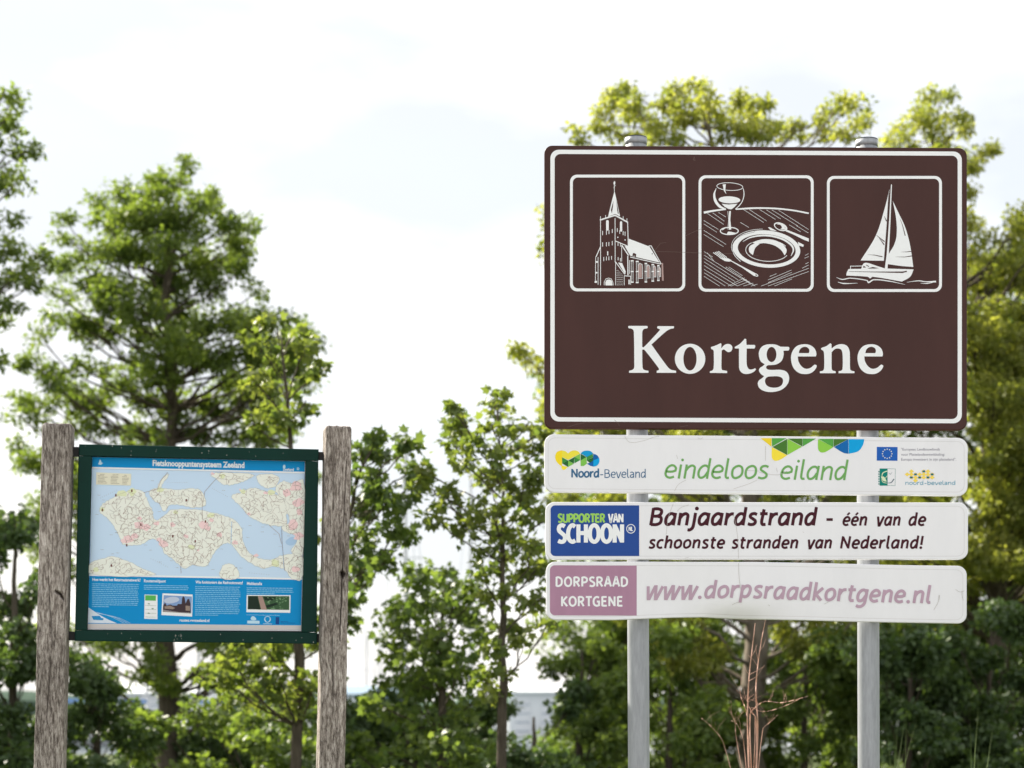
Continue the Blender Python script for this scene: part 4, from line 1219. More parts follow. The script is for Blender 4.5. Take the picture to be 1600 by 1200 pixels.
# ---------------------------------------------------------------- vegetation
def leaf_mat(name, c0, c1, trans=0.5, tcol=1.0, rough=0.45):
    m = bpy.data.materials.new(name)
    m.use_nodes = True
    n = m.node_tree
    for x in list(n.nodes): n.nodes.remove(x)
    out = n.nodes.new('ShaderNodeOutputMaterial')
    at = n.nodes.new('ShaderNodeAttribute'); at.attribute_name = 'tint'
    rp = n.nodes.new('ShaderNodeMix'); rp.data_type = 'RGBA'
    rp.inputs[6].default_value = c0; rp.inputs[7].default_value = c1
    n.links.new(at.outputs['Fac'], rp.inputs['Factor'])
    pb = n.nodes.new('ShaderNodeBsdfPrincipled')
    pb.inputs['Roughness'].default_value = rough
    pb.inputs['Specular IOR Level'].default_value = 0.35
    n.links.new(rp.outputs[2], pb.inputs['Base Color'])
    tr = n.nodes.new('ShaderNodeBsdfTranslucent')
    mu = n.nodes.new('ShaderNodeMix'); mu.data_type = 'RGBA'; mu.blend_type = 'MULTIPLY'
    mu.inputs['Factor'].default_value = 1
    mu.inputs[7].default_value = (1.6 * tcol, 1.65 * tcol, 0.62 * tcol, 1)
    n.links.new(rp.outputs[2], mu.inputs[6])
    n.links.new(mu.outputs[2], tr.inputs['Color'])
    ms = n.nodes.new('ShaderNodeMixShader')
    ms.inputs[0].default_value = trans
    n.links.new(pb.outputs[0], ms.inputs[1]); n.links.new(tr.outputs[0], ms.inputs[2])
    n.links.new(ms.outputs[0], out.inputs[0])
    return m
M_bark = mat('bark', (0.085, 0.07, 0.055, 1), 0.95, spec=0.1, var=0.45, vscale=10, bump=0.9, bscale=25, stretch=(3, 3, 0.6))
M_bark_l = mat('bark_grey', (0.19, 0.16, 0.13, 1), 0.95, spec=0.1, var=0.4, vscale=9, bump=0.9, bscale=22, stretch=(3, 3, 0.6))
LM = {
 'oak': leaf_mat('oak_leaf', (0.085, 0.132, 0.038, 1), (0.175, 0.225, 0.062, 1)),
 'acacia': leaf_mat('acacia_leaf', (0.15, 0.19, 0.05, 1), (0.34, 0.34, 0.10, 1), 0.5),
 'maple': leaf_mat('maple_leaf', (0.072, 0.12, 0.042, 1), (0.155, 0.2, 0.07, 1)),
 'maple_l': leaf_mat('maple_leaf_light', (0.09, 0.138, 0.042, 1), (0.2, 0.225, 0.072, 1)),
 'shrub': leaf_mat('shrub_leaf', (0.082, 0.132, 0.042, 1), (0.185, 0.24, 0.07, 1), 0.45),
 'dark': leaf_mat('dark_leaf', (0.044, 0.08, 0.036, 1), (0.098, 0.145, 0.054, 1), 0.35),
}
def shp(kind):
    if kind == 'lens':
        v = [(0, 0, 0), (.26, .45, .09), (0, 1, -.04), (-.26, .45, .09)]; f = [(0, 1, 2), (0, 2, 3)]
    elif kind == 'oval':
        v = [(0, 0, 0), (.30, .30, .08), (.27, .72, .07), (0, 1, -.06), (-.27, .72, .07), (-.30, .30, .08)]; f = [(0, 1, 2), (0, 2, 3), (0, 3, 4), (0, 4, 5)]
    elif kind == 'narrow':
        v = [(0, 0, 0), (.17, .5, .06), (0, 1, -.08), (-.17, .5, .06)]; f = [(0, 1, 2), (0, 2, 3)]
    else:
        h = [(.16, .02), (.48, .16), (.34, .30), (.56, .62), (.22, .56)]
        v = [(0, .34, 0), (0, 0, 0)] + [(x, y, .10 * abs(x) * 2) for x, y in h] + [(0, 1, -.05)] + [(-x, y, .10 * abs(x) * 2) for x, y in h[::-1]]
        k = len(v)
        f = [(0, i, i + 1 if i + 1 < k else 1) for i in range(1, k)]
    return np.array(v, float), np.array(f, int)

def leaves(name, cen, rad, per, size, kind, m, parent, droop=0.3, up=0.6, flat=0.75):
    cen = np.array(cen); rad = np.array(rad)
    nC = len(cen)
    N = nC * per
    c = np.repeat(cen, per, 0); r = np.repeat(rad, per)
    d = rng.normal(size=(N, 3)); d /= np.linalg.norm(d, axis=1)[:, None]
    q = rng.random(N) ** 0.5
    pos = c + d * (q * r)[:, None] * np.array([1, 1, flat])
    nrm = rng.normal(size=(N, 3)) * 0.75 + np.array([0, 0, up]); nrm /= np.linalg.norm(nrm, axis=1)[:, None]
    ax = d * 0.8 + rng.normal(size=(N, 3)) * 0.7 - np.array([0, 0, droop * 1.6])
    ax -= nrm * np.sum(ax * nrm, 1)[:, None]; ax /= np.linalg.norm(ax, axis=1)[:, None] + 1e-9
    sd = np.cross(ax, nrm)
    sz = size * (0.6 + 0.65 * rng.random(N))
    sv, sf = shp(kind)
    k = len(sv)
    V = pos[:, None, :] + sz[:, None, None] * (sv[None, :, 0, None] * sd[:, None, :] + sv[None, :, 1, None] * ax[:, None, :] + sv[None, :, 2, None] * nrm[:, None, :])
    V = V.reshape(-1, 3) - ORG[parent.name]
    Fi = (sf[None] + (np.arange(N) * k)[:, None, None]).reshape(-1, 3)
    me = bpy.data.meshes.new(name)
    me.vertices.add(len(V)); me.vertices.foreach_set('co', V.astype(np.float32).ravel())
    me.loops.add(Fi.size); me.loops.foreach_set('vertex_index', Fi.astype(np.int32).ravel())
    me.polygons.add(len(Fi)); me.polygons.foreach_set('loop_start', (np.arange(len(Fi)) * 3).astype(np.int32))
    me.polygons.foreach_set('loop_total', np.full(len(Fi), 3, np.int32))
    me.update(calc_edges=True)
    at = me.attributes.new('tint', 'FLOAT', 'POINT')
    tn = np.clip(np.repeat(rng.random(nC), per) * 0.55 + rng.random(N) * 0.55, 0, 1)
    at.data.foreach_set('value', np.repeat(tn, k).astype(np.float32))
    return link_mesh(name, me, parent, m, None, 'stuff')

TRI = 0
def plant(name, label, cat, trunk, blobs, Y, lm, size=0.09, kind='lens', per=26, crad=0.16, dens=1.0, bark=M_bark, droop=0.3, group=None,
          depth=1.0, limb_r=0.03, stems=None, up=0.6, twig=True, flat=0.75, rise=0.55):
    """trunk: [(px, py, radius_m)] from the ground up (first point is put on the ground); blobs: [(px, py, rx, ry, dy, density)]"""
    s_ = Y / F
    g = P(trunk[0][0], trunk[0][1], Y); g[2] = 0
    root = empty(name, tuple(g), label, cat, group)
    tp = [g] + [P(x, y, Y) for x, y, r in trunk[1:]]
    tr_ = [t[2] for t in trunk]
    # resample the trunk with a slight wander
    pts, rad = [], []
    for i in range(len(tp) - 1):
        for k in range(5):
            t = k / 5
            p = tp[i] * (1 - t) + tp[i + 1] * t
            w = tr_[i] * 0.5
            pts.append(p + (rng.normal(size=3) * w * 0.35 * np.array([1, 1, 0]) if (i or k) else 0)); rad.append(tr_[i] * (1 - t) + tr_[i + 1] * t)
    pts.append(tp[-1]); rad.append(tr_[-1])
    parts = [tube(pts, rad, 9)]
    zt = np.array([p[2] for p in pts])
    cen, crd = [], []
    for (px, py, rx, ry, dy, dn) in blobs:
        c = P(px, py, Y); 
        c[1] += dy * depth
        c[0] *= c[1] / Y; c[2] = CH + (c[2] - CH) * c[1] / Y
        RX, RZ = rx * s_, ry * s_
        RY = RX * 0.9
        n_ = max(3, int(dn * dens * (RX * RZ) / (crad * crad) * 5.4))
        d = rng.normal(size=(n_, 3)); d /= np.linalg.norm(d, axis=1)[:, None]
        q = rng.random(n_) ** 0.38
        cc = c + d * q[:, None] * np.array([RX, RY, RZ])
        cc = cc[cc[:, 2] > 0.12]
        if not len(cc): continue
        cen += list(cc); crd += list(crad * (0.55 + 0.7 * rng.random(len(cc))))
        # limb from the trunk
        hd = math.hypot(c[0] - np.interp(c[2], zt, [p[0] for p in pts]), c[1] - Y)
        za = max(zt[0] + 0.25 * (zt[-1] - zt[0]) * 0.3, min(zt[-1] * 0.97, c[2] - rise * hd - RZ * 0.5))
        i = int(np.argmin(abs(zt - za)))
        a_ = pts[i]
        mid = a_ * 0.45 + c * 0.55 + np.array([0, 0, -0.10 * np.linalg.norm(c - a_)]) + rng.normal(size=3) * 0.05 * np.linalg.norm(c - a_)
        L = [a_ * (1 - t) ** 2 + 2 * mid * t * (1 - t) + c * t * t for t in np.linspace(0, 1, 7)]
        L = [p + rng.normal(size=3) * 0.02 * np.linalg.norm(c - a_) * (0 < k < 6) for k, p in enumerate(L)]
        r0 = min(limb_r * 0.5 * (0.5 + rx / 60), rad[i] * 0.5)
        parts.append(tube(L, list(np.linspace(r0, max(0.006, r0 * 0.3), 7)), 5, cap=False))
        if twig:
            for e in cc[::3]:
                st = L[rng.integers(3, 7)]
                m2 = (st + e) / 2 + rng.normal(size=3) * 0.04
                parts.append(tube([st, m2, e], [max(0.004, r0 * .25), max(.003, r0 * .2), 0.002], 3, cap=False))
    V, Fc = merge(*parts)
    t_ = mk('trunk', V, Fc, bark, root, smooth=True)
    leaves('crown', cen, crd, int(per * 1.35), size * 1.15, kind, LM[lm], root, droop=droop, up=up, flat=flat)
    global TRI
    TRI += len(cen) * int(per * 1.35) * len(shp(kind)[1])
    return root

def region(poly_, n_, rx, ry, dy=1.0, dn=1.0, seed=0):
    r_ = random.Random(seed)
    xs = [p[0] for p in poly_]; ys = [p[1] for p in poly_]
    out = []
    while len(out) < n_:
        x, y = r_.uniform(min(xs), max(xs)), r_.uniform(min(ys), max(ys))
        if inpoly(x, y, poly_):
            k = r_.uniform(.7, 1.3)
            out.append((x, y, rx * k, ry * k, r_.uniform(-dy, dy), dn * r_.uniform(.7, 1.2)))
    return out

def bl(lst, dy=0.9, dn=1.0, seed=1):
    r_ = random.Random(seed)
    return [(x, y, rx, ry, r_.uniform(-dy, dy), dn * (rest[0] if rest else 1)) for x, y, rx, ry, *rest in lst]

# big oak-like tree behind the map board
oak = [(288,258,11,12,.5),(262,290,30,18),(240,312,45,20),(192,300,30,18,.8),(155,318,20,12,.6),(208,330,40,18),(312,312,30,16),(333,304,14,9,.7),
 (230,348,60,22),(290,350,45,24),(168,352,36,20,.8),(355,352,28,18),(372,382,34,20),(108,372,20,10,.5),(130,408,42,17,.8),(200,390,50,22),(270,400,55,25),(338,410,42,24),(380,418,26,16),
 (108,425,30,12,.7),(150,442,34,14),(192,452,48,22),(250,440,45,22),(318,448,42,20),
 (165,478,34,15),(212,490,42,18),(280,482,42,20),(92,492,26,13,.7),(120,505,36,16),(158,522,40,18),(215,530,40,15,.8),(268,520,44,22),(328,508,42,20),(380,500,40,18),(422,500,36,15),(472,512,22,10,.8),(438,528,38,16),
 (48,566,26,17,.9),(88,582,32,15),(128,572,30,14,.7),(190,580,40,12,.7),(248,572,36,16,.8),(312,560,42,20),(360,558,45,20),(402,560,42,22),(458,572,36,24),
 (40,622,24,12,.7),(72,632,34,14),(122,606,28,12,.7),(142,636,44,14),(192,612,34,12,.7),(250,628,42,20),(312,622,38,18,.8),(352,642,40,18),(402,612,38,26),
 (70,664,24,12,.8),(130,672,40,15),(190,668,36,16,.8),(240,682,48,18),(300,680,40,15,.8),(352,684,34,15),
 (50,720,30,20),(30,700,20,14,.6),(395,525,34,18),(400,585,36,18),(452,552,30,18),(382,620,36,18),(360,600,34,16),(240,590,40,14,.7),(392,352,18,12,.6),(100,340,18,10,.5),(82,455,26,12,.7),(60,520,22,11,.6),(402,455,24,14,.7),(492,540,18,12,.7),(30,650,24,12,.7),(290,655,40,16,.8)]
ob = bl(oak, 0.9, 1.05, 3) + region([(60,715),(470,715),(460,1000),(60,1000)], 34, 44, 22, 1.2, .8, 4)
ob += region([(270,270),(340,320),(380,380),(370,470),(470,520),(500,600),(460,690),(60,690),(40,620),(110,560),(110,420),(150,330),(230,290)], 34, 34, 22, 1.3, .5, 77)
ob += region([(150,1000),(470,1000),(450,1078),(200,1070)], 14, 42, 18, 1.2, 1.1, 5)
plant('oak_tree', 'broad dark green tree with layered branches rising behind the map board', 'tree', [(262,1110,.17),(262,1133,.15),(258,900,.12),(270,640,.075),(256,460,.05),(282,330,.02)], ob, 26, 'oak', 0.074, 'lens', 38, 0.165, 1.0, limb_r=.05)

# tree cut by the frame on the left
lt = [(8,140,22,16,.8),(18,172,20,14),(2,205,34,24),(28,236,28,16),(52,232,9,7,.5),(0,285,34,24),(30,280,24,14,.7),(10,338,26,16,.6),(15,390,36,20),(62,398,16,9,.6),(74,412,16,9,.5),(40,424,28,13),(4,436,30,22),(20,472,28,16,.8),(52,444,18,12,.6),(8,500,16,9,.5),(0,565,8,6,.4)]
lb = bl(lt, .5, 1.15, 5) + region([(-40,150),(-180,150),(-200,620),(-60,620),(-30,400)], 30, 40, 28, 1.2, .9, 6)
plant('oak_tree', 'half hidden tree leaning in over the frame edge, light green leaves against the sky', 'tree', [(-130,1110,.16),(-130,900,.12),(-110,600,.09),(-80,400,.06),(-60,220,.03)], lb, 20, 'oak', 0.060, 'lens', 30, 0.115, 0.62, limb_r=.04)

# slim maples between the board and the plates
ma = [(430,502,24,10,.5),(452,530,34,16),(402,540,24,18,.7),(428,566,36,20),(472,556,28,18),(492,586,20,20,.8),(440,604,36,22),(400,600,26,22),(478,626,30,22),(424,646,38,22),(462,662,34,20),(395,660,24,22)]
mb = bl(ma, .5, .95, 8) + region([(360,715),(505,700),(500,1000),(360,1000)], 14, 30, 20, .8, .8, 9) + region([(330,1002),(500,1002),(490,1105),(400,1125),(320,1060)], 15, 34, 17, .8, 1.15, 10)
plant('maple_tree', 'light green maple with hanging leaves just behind the right timber post', 'tree', [(463,1110,.045),(465,1060,.042),(470,900,.032),(455,700,.018),(440,520,.006)], mb, 14.5, 'maple_l', 0.057, 'maple', 17, 0.115, .52, limb_r=.016, droop=.6)
mc = [(588,682,16,10,.7),(566,704,18,10,.7),(592,712,18,10),(640,700,14,12,.7),(632,690,8,8,.5),(560,745,24,16),(590,745,26,16,.7),(640,738,18,16,.8),(655,750,16,10,.8),(570,785,30,18),(612,790,26,18,.7),(575,826,30,20,.9),(620,830,18,16,.6),(566,868,24,20),(600,880,20,14,.7),(560,900,16,14,.7),(548,935,10,10,.6),(545,970,9,9,.6)]
plant('maple_tree', 'sparse maple branches with separate leaves right of the timber post with the knot', 'tree', [(530,1110,.035),(532,1000,.03),(535,860,.022),(560,740,.012),(588,690,.005)], bl(mc, .5, .72, 12) + region([(552,700),(640,730),(630,900),(552,930)], 8, 24, 14, .6, .7, 72), 13.5, 'maple', 0.060, 'maple', 12, 0.095, .36, limb_r=.012, droop=.6)
md = [(702,634,12,6,.6),(708,652,22,10,.8),(716,672,20,10,.7),(708,694,26,12),(740,690,16,12,.7),(722,718,26,12,.8),(668,740,16,10,.7),(660,756,22,14),(690,766,24,12,.8),(704,790,26,14,.8),(680,808,22,10,.7),(724,820,22,12,.7),(746,806,16,12),
 (778,618,11,7,.8),(776,640,16,9,.7),(768,664,22,12,.8),(800,664,22,12,.8),(826,660,20,12,.9),(842,672,18,16,.8),(766,700,22,12),(800,698,26,14),(836,708,22,18,.9),(790,732,28,14,.9),(762,750,18,10,.7),(832,742,20,14,.9),(800,768,24,14,.7),(772,790,18,14,.8),(812,800,20,12,.5),(782,826,24,14,.7),
 (750,856,26,14,.7),(790,866,24,14,.8),(820,850,16,10,.5),(772,890,22,14,.8),(812,900,24,14,.8),(838,890,16,14),(790,930,24,16,.8),(822,950,22,14,.8),(800,985,20,14,.7),(770,1010,20,14),(815,1005,16,10,.5),(758,1060,16,16,.8),(775,1085,16,12,.8)]
plant('maple_tree', 'slender young maple with thin visible stem beside the left edge of the white plates', 'tree', [(784,1110,.036),(784,1133,.034),(786,960,.022),(784,860,.015),(786,760,.009),(778,660,.005),(778,615,.003)], bl(md, .45, .62, 14) + region([(745,700),(860,690),(862,1050),(750,1060)], 14, 24, 14, .6, .6, 70), 13, 'maple_l', 0.050, 'maple', 12, 0.085, .26, limb_r=.010, droop=.6)
me_ = [(690,895,22,14,.8),(660,915,24,14),(712,905,28,16),(740,925,20,16),(640,940,18,14,.8),(675,950,34,18),(715,955,34,20),(745,965,22,18),(610,968,14,10,.7),(650,985,34,18),(692,992,38,20),(735,1000,30,20),(628,1025,28,20),(665,1035,38,22),(705,1040,38,22),(742,1045,24,22),(620,1062,34,18),(655,1080,40,24),(700,1090,44,26),(590,1095,18,14,.7),(610,1110,36,22),(650,1130,40,22),(700,1135,40,22),(735,1100,20,22),(640,1170,60,24),(710,1180,60,26),(590,1160,40,24),(760,1165,40,24),(680,1240,80,36),(600,1230,60,36),(560,1180,30,24)]
plant('maple_bush', 'dense dark green bushy maple filling the gap between board and plates', 'bush', [(690,1110,.035),(690,1080,.03),(688,1000,.018),(694,920,.006)], bl(me_, .6, 1.0, 15) + region([(640,870),(770,870),(790,1090),(590,1090)], 16, 28, 17, .8, .8, 71), 15.5, 'maple', 0.060, 'maple', 16, 0.125, .60, limb_r=.012, droop=.6)

# tall tree behind the town sign
rt = [(905,212,14,10,.5),(937,176,18,16,.8),(952,152,20,14),(975,140,10,8,.5),(986,160,26,20,.8),(948,200,26,20,.8),(1000,195,30,26,.8),(1042,158,24,22,.8),(1060,140,10,8,.6),(1085,134,10,9,.7),(1105,146,22,14,.8),(1070,180,28,26),(1110,178,28,26,.9),(1040,205,30,18),(1152,160,24,18),(1176,174,26,20),(1140,200,34,22),(1190,200,26,20),(1212,190,16,14,.8),(1245,192,18,14,.7),(1235,215,26,12,.8),(1290,172,18,14),(1312,160,16,10,.8),(1340,164,14,12,.7),(1282,200,24,20,.8),(1320,205,26,18,.8),(1350,192,10,9,.4),(822,553,20,9,.8),(806,546,12,6,.6),(842,572,10,12,.8)]
rb = bl(rt, .8, .95, 21) + region([(880,235),(1330,235),(1380,300),(1380,960),(868,985),(866,800),(880,600),(870,400)], 95, 42, 28, 1.6, .9, 22)
rb += region([(1010,975),(1330,975),(1330,1060),(1010,1060)], 12, 40, 22, 1.2, 1.1, 28) + bl([(858,630,14,10),(862,700,10,12),(868,776,20,8),(900,778,30,10),(960,778,30,8),(1060,778,36,8),(1120,778,30,9),(1200,779,36,9),(1290,779,36,9),(900,676,30,9),(960,676,30,9),(1060,677,36,9),(1120,677,36,9),(1200,678,36,9),(1290,678,36,9)], .5, 1.2, 23)
rb = [b for b in rb if not (1130 < b[0] < 1228 and b[4] < 0.5 and b[1] > 930)]
plant('broadleaf_tree', 'tall yellow green tree whose grey trunk shows below the bent lower plate', 'tree', [(1178,1110,.148),(1178,1133,.145),(1180,980,.135),(1172,700,.11),(1150,480,.08),(1140,300,.05),(1100,180,.015)], rb, 22, 'acacia', 0.062, 'lens', 38, 0.135, 1.0, bark=M_bark_l, limb_r=.05, droop=.6)
r2 = [(1400,210,24,14,.8),(1432,165,16,16),(1452,152,14,12,.8),(1474,150,10,8,.7),(1440,195,28,22),(1472,190,18,14,.8),(1500,180,12,8,.6),(1505,200,10,9,.4),(1420,222,34,14,.8),(1470,222,22,12),(1532,240,16,12,.7),(1548,232,8,6,.5),(1518,262,14,18),(1512,300,10,14,.7),(1520,352,16,16,.8),(1520,390,20,18),(1545,372,20,14,.8),(1570,400,26,18),(1540,420,30,18),(1590,392,22,16,.7),(1600,430,30,22),(1550,455,30,18,.9),(1530,490,26,20,.9),(1590,480,32,18),(1560,520,34,20),(1610,530,34,22),(1530,550,24,22),(1580,560,34,22),(1535,600,28,20),(1590,615,36,22),(1545,645,30,16),(1600,660,36,16,.9)]
r2b = bl(r2, .8, .95, 24) + region([(1380,240),(1510,250),(1510,640),(1360,640)], 26, 40, 28, 1.2, .85, 25) + region([(1510,420),(1640,420),(1640,900),(1510,900)], 34, 44, 28, 1.3, 1.0, 29) + region([(1610,330),(1760,360),(1760,900),(1610,900)], 26, 46, 30, 1.2, .9, 26) + region([(1360,680),(1660,680),(1680,960),(1360,960)], 42, 42, 26, 1.5, 1.0, 27)
plant('broadleaf_tree', 'yellow green tree with an arching limb beside the right edge of the town sign', 'tree', [(1560,1110,.15),(1560,1000,.13),(1556,800,.10),(1530,560,.07),(1480,380,.04),(1450,180,.012)], r2b, 24.5, 'acacia', 0.066, 'lens', 38, 0.15, 1.0, limb_r=.05, droop=.6)

# shrubs and small trees under the plates
under = [
 (905, 22, 'shrub', [(865,1120),(872,1010),(905,990),(960,985),(960,1330),(850,1330)], 'light green bush between the pale shed and the left grey pole', 'left'),
 (1045, 21, 'shrub', [(960,990),(1120,985),(1128,1060),(1130,1340),(970,1340)], 'mid green bush between the left pole and the grey trunk', 'mid'),
 (1255, 21.5, 'shrub', [(1232,1000),(1340,985),(1350,1340),(1228,1340)], 'leafy green bush between the grey trunk and the right pole', 'mid'),
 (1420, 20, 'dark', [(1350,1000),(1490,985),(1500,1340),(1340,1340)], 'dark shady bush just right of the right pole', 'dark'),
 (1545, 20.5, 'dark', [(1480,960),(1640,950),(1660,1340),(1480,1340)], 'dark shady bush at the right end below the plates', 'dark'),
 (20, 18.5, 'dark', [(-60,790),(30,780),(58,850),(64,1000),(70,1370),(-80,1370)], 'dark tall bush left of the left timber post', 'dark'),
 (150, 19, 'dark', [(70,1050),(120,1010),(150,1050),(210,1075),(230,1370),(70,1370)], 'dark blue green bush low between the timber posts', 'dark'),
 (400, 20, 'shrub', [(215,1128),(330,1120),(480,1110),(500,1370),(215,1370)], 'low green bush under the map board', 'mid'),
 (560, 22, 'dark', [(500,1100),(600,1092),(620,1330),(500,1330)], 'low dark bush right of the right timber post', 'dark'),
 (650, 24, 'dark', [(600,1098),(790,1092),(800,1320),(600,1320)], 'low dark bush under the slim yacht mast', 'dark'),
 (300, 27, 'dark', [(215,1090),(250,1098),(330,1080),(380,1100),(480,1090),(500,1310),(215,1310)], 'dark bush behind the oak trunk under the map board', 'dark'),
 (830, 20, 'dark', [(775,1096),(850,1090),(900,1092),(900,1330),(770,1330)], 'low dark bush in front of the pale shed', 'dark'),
]
for i, (px, Y, lm, pl, lab, kind_) in enumerate(under):
    xs = [p[0] for p in pl]; ys = [p[1] for p in pl]
    area = 0.5 * abs(sum(pl[k-1][0] * pl[k][1] - pl[k][0] * pl[k-1][1] for k in range(len(pl))))
    nb = max(12, int(area / 1500))
    top_ = min(ys)
    tk = [(px, 1110, .05), (px, top_ + (1330 - top_) * .5, .04), (px + 4, top_ + 30, .012)]
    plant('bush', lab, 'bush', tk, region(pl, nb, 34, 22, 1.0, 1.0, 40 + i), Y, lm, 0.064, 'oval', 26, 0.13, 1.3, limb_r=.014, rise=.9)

# shaded wood further back on the right
for i, (px, Y, lab, pl) in enumerate([
 (940, 34, 'green tree deep in the wood behind the left pole', [(890,420),(1060,400),(1080,1250),(880,1250)]),
 (1120, 36, 'green tree deep in the wood behind the grey trunk', [(1030,380),(1230,380),(1230,1230),(1030,1230)]),
 (1330, 35, 'green tree deep in the wood behind the right pole', [(1210,380),(1440,380),(1440,1240),(1210,1240)]),
 (1570, 33, 'green tree deep in the wood at the right end', [(1420,420),(1680,440),(1720,1250),(1420,1250)])]):
    if i == 0: pl = [(890,420),(1060,400),(1080,1100),(880,1100)]
    bb = region([(x, y if y < 1000 else 1010) for x, y in pl], 48, 52, 34, 1.6, .95, 90 + i) + region([(pl[0][0], 1000), (pl[1][0], 1000), (pl[1][0], 1230), (pl[0][0], 1230)], 26, 52, 34, 1.6, .95, 60 + i)
    plant('woodland_tree', lab, 'tree', [(px, 1110, .16), (px, 900, .12), (px + 10, 650, .08), (px, 450, .03)], bb, Y, 'shrub', 0.115, 'lens', 26, 0.26, .9, limb_r=.05, group='trees of the wood behind the town sign')
print('leaf triangles', TRI)

# dry stems behind the lower plate
Yd = 8.4
g = P(1176, 1110, Yd); g[2] = 0
dry = empty('dry_stems', tuple(g), 'bare reddish dry stems standing in front of the grey trunk', 'dead plant')
M_dry = mat('dry_stem', srgb(196, 156, 138), 0.8, var=0.2, vscale=30)
for pts_, r0 in (([(1174,1300),(1168,1133),(1170,1064),(1175,1017),(1180,974)], .0052), ([(1178,1300),(1184,1133),(1181,1083),(1184,1041),(1190,1000),(1195,974)], .0052),
                 ([(1176,1250),(1172,1117),(1182,1104),(1195,1096),(1220,1098),(1240,1094),(1262,1088)], .0036), ([(1176,1240),(1173,1107),(1186,1111),(1201,1111),(1229,1102),(1253,1090)], .003),
                 ([(1172,1260),(1168,1125),(1164,1105),(1158,1090),(1155,1072)], .003), ([(1170,1270),(1162,1160),(1152,1132),(1143,1126)], .0022), ([(1168,1250),(1150,1150),(1148,1128),(1142,1112)], .0022),
                 ([(1160,1280),(1130,1160),(1112,1136),(1096,1122)], .0020), ([(1178,1260),(1182,1125),(1172,1108),(1168,1095),(1178,1085)], .003), ([(1180,1270),(1192,1140),(1204,1128),(1215,1117)], .0026),
                 ([(1176,1240),(1180,1120),(1174,1112),(1184,1100),(1170,1092)], .0028)):
    r0 *= .52
    q = crom(pts_, False, 5)
    c3 = [P(x, y, Yd + 0.04 * math.sin(i * 1.7)) for i, (x, y) in enumerate(q)]
    c3[0] = np.array([g[0] + (pts_[0][0] - 1176) * .001, Yd, 0.0])
    V, Fc = tube(c3, list(np.linspace(r0 * 1.4, r0 * .55, len(c3))), 6)
    bits = [(V, Fc)]
    for k in range(4):
        j = rng.integers(len(c3) // 2, len(c3) - 1)
        e = c3[j] + np.array([rng.normal() * .035, rng.normal() * .02, .03 + .05 * rng.random()])
        bits.append(tube([c3[j], (c3[j] + e) / 2 + rng.normal(size=3) * .006, e], [r0 * .35, r0 * .25, r0 * .12], 4))
    V, Fc = merge(*bits)
    mk('stem', V, Fc, M_dry, dry, smooth=True)

# tall grass on the verge
def grass(name, label, spots, n_, hmin, hmax, m, lean=.16, wid=.005):
    V, Fc, T = [], [], []
    for _ in range(n_):
        sx, sy, sr = spots[rng.integers(len(spots))]
        x, y = sx + rng.normal() * sr, sy + rng.normal() * sr
        h = hmin + (hmax - hmin) * rng.random() ** 1.3
        a_ = rng.random() * 6.28; l = h * lean * rng.random() * 2; w = wid * (0.6 + rng.random())
        dx, dy = math.cos(a_) * l, math.sin(a_) * l; px, py = -math.sin(a_) * w, math.cos(a_) * w
        b = len(V)
        for t in (0, .5, .85):
            V += [(x + dx*t*t + px*(1-t*.6), y + dy*t*t + py*(1-t*.6), h*t), (x + dx*t*t - px*(1-t*.6), y + dy*t*t - py*(1-t*.6), h*t)]
        V.append((x + dx, y + dy, h * .99))
        Fc += [[b, b+1, b+3, b+2], [b+2, b+3, b+5, b+4], [b+4, b+5, b+6]]
    o = mk(name, V, Fc, m, None, label, 'stuff')
    o['category'] = 'grass'
    return o
M_grass = mat('grass_blade', (0.10, 0.15, 0.04, 1), 0.6, spec=0.3, var=0.3, vscale=3)
M_grass2 = mat('dry_grass', (0.30, 0.26, 0.14, 1), 0.8, var=0.3, vscale=3)
p1, p2, p3 = P(1395, 1100, 9.2), P(1516, 1100, 9.4), P(1380, 1100, 9.0)
grass('tall_grass', 'thin tall grass blades by the right pole', [(p1[0], p1[1], .10), (p2[0], p2[1], .03), (p3[0], p3[1], .05)], 90, 1.1, 1.66, M_grass, .10, .0022)
grass('verge_grass', 'rough grass on the verge around the posts', [(x, y, .5) for x in np.arange(-5, 6, 1.0) for y in np.arange(5.4, 15, 1.0)], 26000, .08, .42, M_grass, .3, .004)

